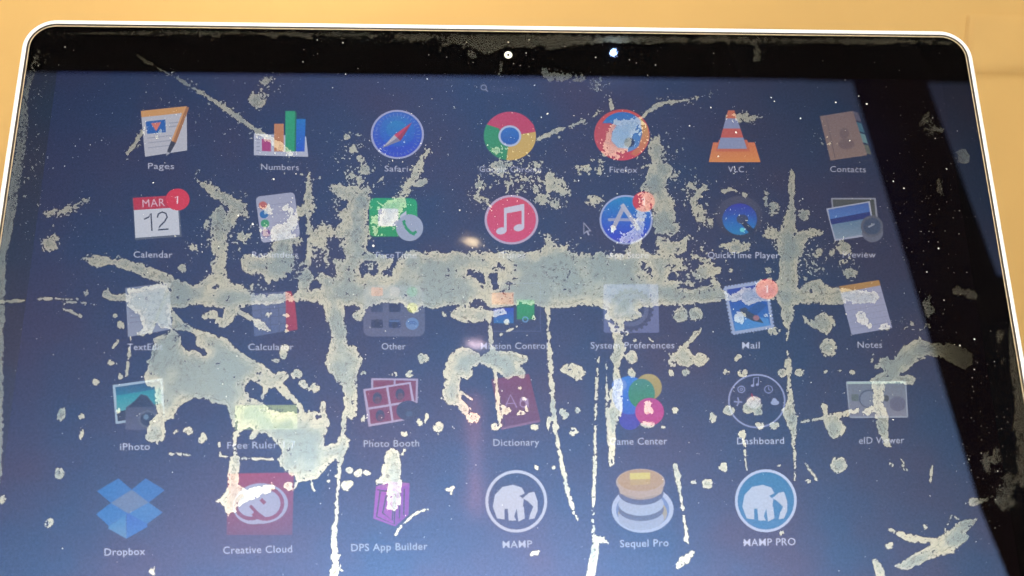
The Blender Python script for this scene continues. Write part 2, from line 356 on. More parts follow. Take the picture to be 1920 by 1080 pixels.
i.poly([(945, 390), (983, 382), (983, 394), (945, 401)], (190, 184, 200)).poly([(945, 390), (950, 389), (950, 434), (945, 434)], (190, 184, 200)).poly([(978, 384), (983, 383), (983, 427), (978, 427)], (190, 184, 200)).ell(940, 433, 10, 6.5, (190, 184, 200), rot=-12).ell(973, 427, 10, 6.5, (190, 184, 200), rot=-12)
i.build('app_icon', 'round red icon with a white double music note')
i = Icon()                                                                # brush, pencil and ruler letter A
i.ell(1174, 412, 50, 46.5, (148, 156, 190)).ell(1174, 412, 46.5, 43, (36, 124, 174), (44, 60, 184))
i.line([(1140, 412), (1209, 412)], 5.5, (140, 146, 180)).line([(1169, 388), (1149, 430)], 8, (158, 158, 178)).line([(1166, 383), (1198, 431)], 8, (168, 168, 186)).poly([(1146, 428), (1153, 431), (1146, 437)], (200, 220, 230))
i.ell(1207, 378, 21, 19, (186, 62, 74)).line([(1203, 374), (1208, 371), (1207.5, 385)], 2.4, (226, 200, 206))
i.build('app_icon', 'round blue icon with letter A of tools and red badge')
i = Icon()                                                                # dark ring with blue lens
i.ell(1386, 407, 44, 40, (72, 74, 92), (58, 58, 76)).ell(1387, 411, 32.5, 29.5, (56, 56, 150), (28, 116, 160)).ell(1387, 420, 28, 19, (36, 84, 166), (32, 118, 166)).ell(1392, 411, 11, 9, (64, 70, 96)).poly([(1396, 414), (1416, 432), (1408, 440), (1390, 420)], (48, 52, 76))
i.ell(1392, 431, 5, 4, (104, 186, 196))
i.build('app_icon', 'dark ring icon with a blue glass lens')
i = Icon()                                                                # photographs under a loupe
i.poly([(1558, 371), (1642, 371), (1647, 420), (1563, 420)], (126, 128, 140)).poly([(1561, 374), (1639, 374), (1643, 418), (1566, 418)], (74, 78, 80))
i.poly([(1549, 391), (1631, 377), (1641, 440), (1565, 452)], (146, 150, 168)).poly([(1553, 393), (1628, 380), (1631, 397), (1556, 411)], (66, 92, 150), (80, 112, 164)).poly([(1556, 411), (1631, 397), (1633, 408), (1559, 421)], (42, 60, 110)).poly([(1559, 421), (1633, 408), (1637, 437), (1567, 448)], (84, 110, 136), (120, 134, 150))
i.ell(1636, 436, 20, 18, (96, 100, 116)).ell(1635, 424, 21, 20, (86, 90, 104)).ell(1635, 424, 16.5, 15.5, (66, 78, 100)).line([(1628, 426), (1640, 420)], 3, (130, 136, 150))
i.build('app_icon', 'two photograph icon with a round magnifier')
i = Icon()                                                                # plain document with pen
i.poly([(235, 540), (317, 530), (323, 617), (240, 632)], (130, 136, 158), (140, 146, 168))
for k in range(7): i.line([(241 + k * .5, 551 + k * 9), (309 + k * .7, 542 + k * 9)], 1.3, (108, 112, 136))
i.poly([(322, 532), (316, 531), (286, 610), (291, 612)], (104, 110, 128)).line([(318, 538), (290, 606)], 1.4, (150, 156, 160))
i.build('app_icon', 'lined white document icon with a slanting pen')
i = Icon()                                                                # calculator
i.poly([(470, 551), (535, 546), (537, 620), (477, 631)], (108, 112, 140), (94, 106, 142)).poly([(535, 547), (546, 546), (553, 566), (558, 618), (537, 621)], (170, 70, 76), (152, 66, 82))
for k in range(1, 4): i.line([(470 + 17 * k, 550 - k), (476 + 16 * k, 629 - 2.6 * k)], 1.3, (82, 86, 116))
for k in range(1, 5): i.line([(471 + 1.4 * k, 551 + 15.5 * k), (535 + k * .4, 546 + 15 * k)], 1.3, (82, 86, 116))
i.build('app_icon', 'grey calculator icon with red key column')
i = Icon()                                                                # folder
i.rrect([(682, 535), (796, 535), (797, 631), (681, 631)], 16, (92, 96, 122), (102, 106, 134))
cols = [(170, 104, 100), (150, 140, 150), (70, 130, 120), (70, 78, 108), (62, 68, 98), (170, 172, 110), (52, 66, 100), (60, 76, 116), (112, 138, 182)]
for k in range(9):
    x, y = 707 + 33 * (k % 3), 547 + 30 * (k // 3)
    if k in (8, 2, 1, 5): i.ell(x, y, 12 if k == 8 else 10, None, cols[k])
    else: i.rrect([(x - 11, y - 8), (x + 11, y - 8), (x + 11, y + 8), (x - 11, y + 8)], 3, cols[k])
    if k == 8: i.ring(x, y + 4, 5, 6.6, (70, 96, 150), a0=200, a1=340, seg=10).ring(x, y + 4, 8.5, 10, (70, 96, 150), a0=205, a1=335, seg=10)
    elif k == 6: i.ell(x, y - 2, 5, 7, (26, 34, 58))
    elif k == 7: i.ell(x, y + 2, 6, 6, (34, 44, 78)); i.line([(x - 10, y - 5), (x + 10, y - 5)], 3, (96, 116, 156))
i.build('app_icon', 'grey folder icon holding a grid of tiny icons')
i = Icon()                                                                # windows overview
i.line([(921, 531), (1013, 531), (1013, 621), (921, 621), (921, 531)], 1.6, (104, 112, 146)).poly([(922, 549), (963, 548), (963, 571), (922, 571)], (178, 110, 84), (186, 120, 96)).poly([(925, 579), (963, 577), (963, 606), (926, 606)], (46, 80, 176), (38, 116, 168)).poly([(969, 562), (1002, 562), (1002, 599), (969, 599)], (60, 152, 104), (40, 136, 84)).ring(985, 599, 4, 6, (116, 160, 200), seg=14)
i.build('app_icon', 'window overview icon with orange, blue and green tiles')
i = Icon()                                                                # gear
i.rrect([(1131, 533), (1234, 533), (1236, 624), (1132, 624)], 4, (112, 120, 156), (104, 110, 148))
for k in range(24):
    a = math.radians(15 * k); i.line([(1183 + 38 * math.cos(a), 581 + 36 * math.sin(a)), (1183 + 43 * math.cos(a), 581 + 41 * math.sin(a))], 5, (72, 76, 104))
i.ell(1183, 581, 40, 37.5, (76, 80, 108)).ell(1183, 581, 33, 31, (96, 102, 132)).ell(1183, 581, 25, 23, (70, 76, 104))
for k in range(3):
    a = math.radians(30 + 120 * k); i.line([(1183, 581), (1183 + 28 * math.cos(a), 581 + 26 * math.sin(a))], 5, (110, 114, 140))
i.ell(1183, 581, 8, 7.5, (112, 116, 140))
i.build('app_icon', 'grey cog wheel icon on a pale square')
i = Icon()                                                                # postage stamp
q = [(1358, 539), (1437, 526), (1450, 614), (1374, 626)]
i.poly(q, (150, 160, 190))
for a, b in zip(q, q[1:] + q[:1]):
    for k in range(13):
        t = (k + .5) / 13; i.ell(a[0] + (b[0] - a[0]) * t, a[1] + (b[1] - a[1]) * t, 2.8, None, (150, 160, 190), seg=8)
i.poly([(1363, 543), (1434, 532), (1445, 610), (1378, 621)], (40, 68, 150), (72, 118, 178)).poly([(1377, 596), (1400, 590), (1440, 598), (1444, 610), (1378, 621)], (84, 132, 190))
i.poly([(1386, 580), (1396, 576), (1418, 588), (1432, 606), (1412, 602), (1396, 594)], (72, 74, 92)).poly([(1400, 582), (1424, 566), (1438, 572), (1418, 592)], (60, 84, 140)).ell(1418, 596, 6, 5, (150, 110, 120))
i.ell(1438, 542, 21, 19, (192, 60, 72)).line([(1434, 538), (1439, 535), (1438.5, 549)], 2.4, (226, 200, 206))
i.build('app_icon', 'blue postage stamp icon with a red badge')
i = Icon()                                                                # note pad
i.poly([(1573, 537), (1648, 525), (1673, 615), (1597, 628)], (146, 146, 168), (144, 146, 172)).poly([(1573, 537), (1648, 525), (1651, 535), (1577, 549)], (160, 124, 72))
for k in range(6): i.line([(1581 + 3 * k, 561 + 11 * k), (1655 + 3 * k, 548 + 11 * k)], 1.0, (126, 126, 150))
i.build('app_icon', 'note pad icon with an amber header')
i = Icon()                                                                # photo with camera
i.poly([(211, 722), (305, 709), (309, 783), (217, 795)], (158, 176, 196)).poly([(216, 726), (300, 714), (302, 728), (218, 742)], (56, 90, 130), (58, 120, 150)).poly([(218, 742), (302, 728), (303, 756), (219, 772)], (50, 140, 160), (96, 160, 170)).poly([(219, 772), (303, 756), (304, 778), (221, 790)], (36, 76, 100))
i.poly([(236, 764), (252, 752), (264, 739), (276, 742), (290, 760), (306, 762), (308, 806), (235, 806)], (82, 88, 112), (96, 102, 132)).poly([(240, 764), (264, 741), (275, 744), (289, 762)], (40, 46, 64)).ell(277, 786, 18, 17, (106, 114, 136)).ell(277, 786, 14, 13, (44, 54, 76)).ell(274, 782, 5, 5, (110, 134, 160))
i.build('app_icon', 'teal photograph icon with a grey camera')
i = Icon()                                                                # ruler
i.poly([(441, 760), (557, 759), (558, 805), (440, 806)], (166, 178, 142), (150, 164, 150))
for k in range(28): i.line([(445 + 4 * k, 759.5), (445 + 4 * k, 763 + 3 * (k % 5 == 0))], .9, (70, 76, 66))
i.text('Free Ruler', 505, 768, 56, 9, (66, 74, 56)).poly([(512, 786), (548, 786), (548, 803), (512, 803)], (120, 136, 118)).text('100', 535, 794, 18, 8, (70, 80, 78))
i.build('app_icon', 'pale yellow ruler icon with fine ticks')
i = Icon()                                                                # photo strips
i.poly([(696, 709), (784, 710), (783, 756), (696, 756)], (170, 160, 190)).poly([(700, 713), (738, 713), (738, 752), (700, 752)], (132, 60, 100)).poly([(742, 713), (780, 714), (779, 752), (742, 752)], (132, 60, 100))
i.poly([(681, 730), (770, 716), (783, 784), (691, 800)], (182, 170, 200))
for q in ([(685, 733), (724, 727), (729, 758), (691, 764)], [(728, 726), (767, 720), (772, 751), (733, 757)], [(692, 768), (730, 762), (734, 789), (695, 795)], [(734, 761), (773, 755), (777, 782), (738, 788)]):
    i.poly(q, (132, 60, 104), (140, 70, 116)); cx = sum(p[0] for p in q) / 4; cy = sum(p[1] for p in q) / 4; i.ell(cx, cy + 1, 8.5, 11, (44, 38, 62)); i.ell(cx + 1, cy + 5, 5.5, 7, (112, 92, 110))
i.ell(766, 770, 23, 19, (50, 66, 104), (56, 70, 112)).ell(766, 760, 12, 9, (66, 86, 124)).ell(767, 776, 7, 5, (90, 108, 140))
i.build('app_icon', 'two strips of small portraits on maroon with dark camera')
i = Icon()                                                                # dictionary
i.poly([(921, 711), (992, 701), (1013, 787), (939, 802)], (128, 64, 106), (118, 62, 110)).poly([(939, 802), (1013, 787), (1013, 791), (940, 806)], (146, 116, 150)).line([(930, 713), (947, 799)], 1.4, (96, 48, 92))
i.line([(947, 764), (957, 740), (969, 764)], 2.6, (176, 150, 186)).line([(951, 757), (964, 756)], 1.8, (176, 150, 186)).ell(982, 756, 8, 8.5, (176, 150, 186)).ell(981, 757, 4.5, 5, (122, 62, 108)).line([(989, 747), (990, 764)], 2.6, (176, 150, 186)).line([(975, 749), (983, 745), (989, 749)], 2.2, (176, 150, 186)).text('Dictionary', 948, 715, 22, 6, (150, 100, 136))
i.build('app_icon', 'maroon book icon lettered Aa')
i = Icon()                                                                # bubbles
i.ell(1181, 787, 20, 19, (92, 60, 170), (84, 56, 176)).ell(1180, 741, 32, 36, (76, 130, 208), (46, 110, 200)).ell(1161, 722, 14, 12, (120, 150, 214)).ell(1216, 726, 25, 25, (172, 158, 108), (164, 146, 96)).ell(1203, 738, 25, 28, (80, 136, 128), (56, 140, 104)).ell(1218, 772, 27, 26, (184, 84, 148), (190, 60, 142))
i.build('app_icon', 'cluster of coloured bubbles icon')
i = Icon()                                                                # dial of small symbols
X, Y = 1419, 752
i.ring(X, Y, 51, 54, (150, 156, 192)).ell(X - 6, Y + 2, 14, 12, (150, 130, 150), (160, 160, 176)).line([(X - 6, Y - 2), (X - 10, Y - 14)], 2, (180, 70, 80))
i.ring(X - 29, Y - 22, 5.5, 7.5, (140, 148, 186), seg=16).ring(X - 29, Y - 22, 1.6, 3.2, (140, 148, 186), seg=12)
i.line([(X - 6, Y - 29), (X - 6, Y - 43), (X + 3, Y - 45), (X + 3, Y - 31)], 1.8, (150, 156, 192)).ell(X - 8, Y - 29, 3, 2.4, (150, 156, 192)).ell(X + 1, Y - 31, 3, 2.4, (150, 156, 192))
i.ring(X + 22, Y - 22, 6.5, 8.2, (140, 148, 186), seg=18).line([(X + 22, Y - 27), (X + 22, Y - 22), (X + 26, Y - 20)], 1.4, (140, 148, 186))
i.line([(X - 43, Y + 1), (X - 27, Y + 2)], 2.6, (146, 152, 188)).line([(X - 36, Y - 7), (X - 33, Y + 2), (X - 38, Y + 9)], 2.6, (146, 152, 188))
i.ell(X + 34, Y + 3, 8, 4.5, (154, 164, 198)).ell(X + 33, Y - 1, 4.6, 4.6, (154, 164, 198))
i.build('app_icon', 'round dial icon ringed by small white symbols')
i = Icon()                                                                # identity card
i.rrect([(1586, 715), (1699, 714), (1703, 783), (1593, 784)], 3, (146, 152, 168)).poly([(1589, 720), (1697, 719), (1700, 780), (1595, 781)], (116, 122, 136), (128, 130, 148)).poly([(1588, 716), (1697, 715), (1697, 719), (1589, 720)], (166, 184, 182))
i.rrect([(1596, 739), (1610, 739), (1610, 752), (1597, 752)], 3, (100, 108, 112)).ring(1629, 748, 16, 18.5, (84, 90, 112)).ell(1629, 748, 16, 15, (122, 128, 146)).ell(1683, 757, 15, 14, (104, 106, 128)).ell(1662, 747, 5, 6, (84, 88, 98)).line([(1643, 760), (1664, 776)], 3, (96, 100, 116))
i.build('app_icon', 'grey identity card icon with a magnifier')
i = Icon()                                                                # open box
B1, B2 = (62, 112, 170), (70, 124, 186)
i.poly([(182, 921), (222, 897), (247, 918), (208, 943)], B2).poly([(247, 918), (273, 897), (309, 919), (279, 942)], B2).poly([(208, 943), (247, 918), (279, 942), (241, 963)], (116, 136, 172)).poly([(180, 964), (208, 943), (241, 963), (204, 986)], (74, 128, 190)).poly([(279, 942), (305, 961), (276, 982), (241, 963)], (84, 134, 192))
i.poly([(204, 986), (219, 977), (236, 963), (237, 1010), (203, 991)], (84, 140, 196), (110, 152, 194)).poly([(241, 963), (276, 982), (276, 988), (237, 1010), (237, 963)], (60, 116, 194), (84, 136, 200))
i.build('app_icon', 'blue open cardboard box icon')
i = Icon()                                                                # interlocked loops on crimson
i.poly([(427, 888), (551, 886), (548, 1003), (425, 1003)], (166, 56, 98), (124, 62, 118)).ell(490, 944, 50, 38, (176, 182, 212), seg=50).ell(475, 951, 38, 32, (176, 182, 212))
i.ring(498, 944, 28, 35, (150, 62, 106), yr=.92, a0=-75, a1=140, seg=26).ring(470, 948, 24, 31, (142, 62, 108), yr=.88, a0=60, a1=240, seg=24).line([(469, 948), (482, 962), (496, 972)], 6, (142, 62, 108)).line([(489, 936), (497, 944)], 7, (150, 62, 106))
i.build('app_icon', 'crimson square icon with white interlocked loops')
i = Icon()                                                                # violet block with nested frames
PU, PD = (182, 116, 204), (104, 70, 140)
i.poly([(705, 912), (744, 918), (741, 987), (700, 972)], PU).poly([(744, 918), (768, 906), (766, 965), (741, 987)], (164, 106, 196)).poly([(705, 912), (732, 903), (768, 906), (744, 918)], (184, 130, 196))
for s0 in (.16, .46):
    q = [(705 + 38 * s0 + 2, 912 + 30 * s0 + 3), (744 - 12 * s0, 918 + 26 * s0), (741 - 12 * s0, 987 - 24 * s0), (700 + 38 * s0, 972 - 22 * s0)]
    i.line(q + [q[0]], 3.2, PD)
i.line([(750, 922), (749, 972)], 2.6, PD).line([(758, 916), (757, 966)], 2.6, PD).line([(707, 918), (742, 924)], 2.2, PD)
i.build('app_icon', 'violet block icon with nested square frames')
def elephant(i, X, Y, c):
    i.poly([(X - 34, Y + 30), (X - 42, Y + 8), (X - 38, Y - 14), (X - 24, Y - 29), (X - 4, Y - 33), (X + 12, Y - 28), (X + 18, Y - 17), (X + 8, Y - 12), (X + 16, Y - 6), (X + 14, Y + 10), (X + 4, Y + 8), (X - 2, Y + 26), (X + 2, Y + 34), (X - 12, Y + 34), (X - 14, Y + 12), (X - 20, Y + 12), (X - 20, Y + 32)], c)
    i.poly([(X + 14, Y - 8), (X + 26, Y - 18), (X + 36, Y - 20), (X + 42, Y - 2), (X + 42, Y + 16), (X + 36, Y + 30), (X + 26, Y + 32), (X + 28, Y + 22), (X + 34, Y + 8), (X + 24, Y - 2)], c)
    i.poly([(X + 2, Y + 6), (X + 16, Y + 8), (X + 18, Y + 30), (X + 6, Y + 36)], c)
i = Icon(); i.ell(968, 940, 58, 58.5, (206, 210, 232)).ell(968, 940, 52.5, 53, (88, 100, 142), (96, 116, 162)); elephant(i, 966, 942, (204, 208, 228))
i.build('app_icon', 'white elephant on dark ringed round icon')
i = Icon()                                                                # pancakes
i.ell(1205, 955, 58, 44, (190, 198, 224)).ell(1205, 956, 50, 37, (128, 146, 190)).ell(1205, 962, 46, 30, (190, 168, 130), (170, 168, 180))
for k, (y, c) in enumerate(((972, (176, 182, 206)), (955, (120, 124, 152)), (945, (180, 188, 212)), (925, (110, 116, 148)), (915, (176, 160, 156)))): i.ell(1202, y, 43 - k * .3, 22, c)
i.ell(1201, 904, 46, 25, (190, 176, 172)).ell(1201, 902, 43, 22, (186, 160, 136), (184, 160, 140)).poly([(1158, 906), (1244, 906), (1240, 926), (1201, 934), (1163, 926)], (192, 172, 162)).ell(1201, 901, 42, 20, (188, 160, 136))
i.poly([(1181, 887), (1219, 886), (1219, 898), (1181, 900)], (220, 206, 132)).poly([(1181, 899), (1219, 898), (1219, 908), (1182, 910)], (196, 170, 104))
i.build('app_icon', 'stack of pancakes with butter on a plate icon')
i = Icon(); i.ell(1436, 939, 58, 59, (188, 200, 228)).ell(1436, 939, 53, 54, (52, 130, 174), (66, 138, 186)); elephant(i, 1434, 942, (188, 200, 222))
i.build('app_icon', 'white elephant on bright blue round icon')
i = Icon(); i.ring(907, 164, 4.2, 5.8, (140, 142, 160), seg=16).line([(911, 168), (915, 172)], 2.0, (140, 142, 160)); i.build('search_icon')
i = Icon(); i.text('Search', 948, 166, 54, 11, (72, 72, 96)); i.build('caption')
i = Icon(); i.poly([(1094, 416), (1094, 440), (1099.5, 435), (1103, 442), (1106, 440.5), (1102.5, 434), (1109, 433.5)], (150, 150, 168)).poly([(1095.5, 420), (1095.5, 436.5), (1099.5, 432.5), (1105.5, 432)], (50, 50, 70)); i.build('pointer')

caps = [('Pages', 302, 311, 49), ('Numbers', 525, 313, 71), ('Safari', 743, 316, 44), ('Google Chrome', 957, 317, 116), ('Firefox', 1169, 318, 52), ('VLC', 1380, 317, 30), ('Contacts', 1590, 317, 67),
        ('Calendar', 287, 477, 73), ('Reminders', 516, 477, 86), ('FaceTime', 743, 478, 76), ('iTunes', 960, 478, 50), ('App Store', 1178, 478, 76), ('QuickTime Player', 1394, 478, 134), ('Preview', 1611, 477, 62),
        ('TextEdit', 272, 650, 66), ('Calculator', 508, 650, 85), ('Other', 738, 649, 45), ('Mission Control', 964, 648, 125), ('System Preferences', 1186, 647, 157), ('Mail', 1408, 647, 33), ('Notes', 1631, 646, 46),
        ('iPhoto', 253, 837, 56), ('Free Ruler 1.7', 490, 834, 128), ('Photo Booth', 734, 831, 104), ('Dictionary', 968, 829, 86), ('Game Center', 1197, 827, 108), ('Dashboard', 1426, 826, 88), ('eID Viewer', 1653, 825, 85),
        ('Dropbox', 234, 1034, 76), ('Creative Cloud', 483, 1030, 129), ('DPS App Builder', 730, 1025, 143), ('MAMP', 970, 1020, 55), ('Sequel Pro', 1208, 1018, 91), ('MAMP PRO', 1443, 1016, 97)]
for tx, x, y, w in caps:
    a = (y - 311) / 720
    c = tuple(np.array((166, 166, 182)) * (1 - a) + np.array((204, 210, 234)) * a)
    if x > 1560: c = tuple(0.9 * v for v in c)
    i = Icon(); i.text(tx, x, y, w, 11.4 + 2.6 * a, c, (1, 0.012 - 0.034 * a), 0.004); i.build('caption')
# ------------------------------------------------------------------ webcam
M_lens = principled('lens_ring_gleam', (0.80, 0.78, 0.62), 0.3, noise=0.05)  # cream colour stands in for the reflection on the ring
M_hole = principled('lens_hole', (0.02, 0.02, 0.012), 0.2)
def disc(name, x, y, r0, r1, n, mt, parent, dome=0.0):
    cx, cy, _ = un(x, y, n); vs = []; fs = []; k = 28
    rings = [r1, (r0 + r1) / 2, r0] if r0 else [r1, r1 * .5]
    for j, r in enumerate(rings):
        for a in range(k): vs.append((cx + r * math.cos(6.28318 * a / k), cy + r * math.sin(6.28318 * a / k), n + (dome if (r0 and j == 1) or (not r0 and j == 1) else 0)))
    for j in range(len(rings) - 1):
        for a in range(k):
            b = (a + 1) % k; fs.append((j * k + a, j * k + b, (j + 1) * k + b, (j + 1) * k + a))
    if not r0: fs.append(tuple((len(rings) - 1) * k + a for a in range(k)))
    return link_mesh(name, vs, fs, mt, parent)
cam_ring = disc('webcam', 953, 103, 0.45 * mm, 1.5 * mm, 0.02 * mm, M_lens, lap, 0.15 * mm)
disc('lens', 953, 103, 0, 0.55 * mm, 0.015 * mm, M_hole, cam_ring, 0.05 * mm)

# ------------------------------------------------------------------ worn coating: a field of worn depth, cut into separate ragged patches
STEP = 1.5
X0, Y0, X1, Y1 = -40, 52, 1966, 1112
GX = np.arange(X0, X1, STEP); GY = np.arange(Y0, Y1, STEP)
W, H = len(GX), len(GY)
rng = np.random.default_rng(11)
def vnoise(cell, seed, sx=1.0, sy=1.0):
    r = np.random.default_rng(seed)
    fx = (GX - X0) / (cell * sx); fy = (GY - Y0) / (cell * sy)
    g = r.random((int(fy[-1]) + 3, int(fx[-1]) + 3))
    ix = fx.astype(int); iy = fy.astype(int); tx = fx - ix; ty = fy - iy
    tx = tx * tx * (3 - 2 * tx); ty = ty * ty * (3 - 2 * ty)
    a = g[np.ix_(iy, ix)]; b = g[np.ix_(iy, ix + 1)]; c = g[np.ix_(iy + 1, ix)]; d = g[np.ix_(iy + 1, ix + 1)]
    return (a * (1 - tx) + b * tx) * (1 - ty)[:, None] + (c * (1 - tx) + d * tx) * ty[:, None] - 0.5
MARG = 40
def window(x0, y0, x1, y1):
    i0 = max(0, int((x0 - MARG - X0) / STEP)); i1 = min(W, int((x1 + MARG - X0) / STEP) + 1)
    j0 = max(0, int((y0 - MARG - Y0) / STEP)); j1 = min(H, int((y1 + MARG - Y0) / STEP) + 1)
    return slice(j0, max(j0, j1)), slice(i0, max(i0, i1))
def seg_d(A, B, x, y):
    dx, dy = B[0] - A[0], B[1] - A[1]; L = dx * dx + dy * dy or 1e-9
    t = np.clip(((x - A[0]) * dx + (y - A[1]) * dy) / L, 0, 1)
    return np.hypot(x - A[0] - t * dx, y - A[1] - t * dy), t
def f_poly(pts):
    xs = [p[0] for p in pts]; ys = [p[1] for p in pts]; w = window(min(xs), min(ys), max(xs), max(ys))
    x = GX[w[1]][None, :]; y = GY[w[0]][:, None]
    D = np.full((y.shape[0], x.shape[1]), 1e9); ins = np.zeros(D.shape, bool)
    for a, b in zip(pts, pts[1:] + pts[:1]):
        d, _ = seg_d(a, b, x, y); D = np.minimum(D, d)
        if a[1] != b[1]:
            c = ((a[1] > y) != (b[1] > y)) & (x < (b[0] - a[0]) * (y - a[1]) / (b[1] - a[1]) + a[0]); ins ^= c
    return w, np.where(ins, D, -D)
def f_stroke(pts):
    R = max(p[2] for p in pts); xs = [p[0] for p in pts]; ys = [p[1] for p in pts]
    w = window(min(xs) - R, min(ys) - R, max(xs) + R, max(ys) + R)
    x = GX[w[1]][None, :]; y = GY[w[0]][:, None]; F = np.full((y.shape[0], x.shape[1]), -1e9)
    for a, b in zip(pts, pts[1:]):
        d, t = seg_d(a, b, x, y); F = np.maximum(F, a[2] + (b[2] - a[2]) * t - d)
    return w, F
def f_blob(x0, y0, rx, ry=None, rot=0):
    ry = ry or rx; w = window(x0 - rx, y0 - ry, x0 + rx, y0 + ry) if rot == 0 else window(x0 - max(rx, ry), y0 - max(rx, ry), x0 + max(rx, ry), y0 + max(rx, ry))
    x = GX[w[1]][None, :] - x0; y = GY[w[0]][:, None] - y0; r = math.radians(rot)
    u = x * math.cos(r) + y * math.sin(r); v = -x * math.sin(r) + y * math.cos(r)
    return w, (1 - np.sqrt((u / rx) ** 2 + (v / ry) ** 2)) * min(rx, ry)
MAIN = np.full((H, W), -60.0); FAINT = np.full((H, W), -60.0)
def put(F, wf):
    w, f = wf; F[w] = np.maximum(F[w], f)
def cut(F, wf):
    w, f = wf; F[w] = np.minimum(F[w], -f)

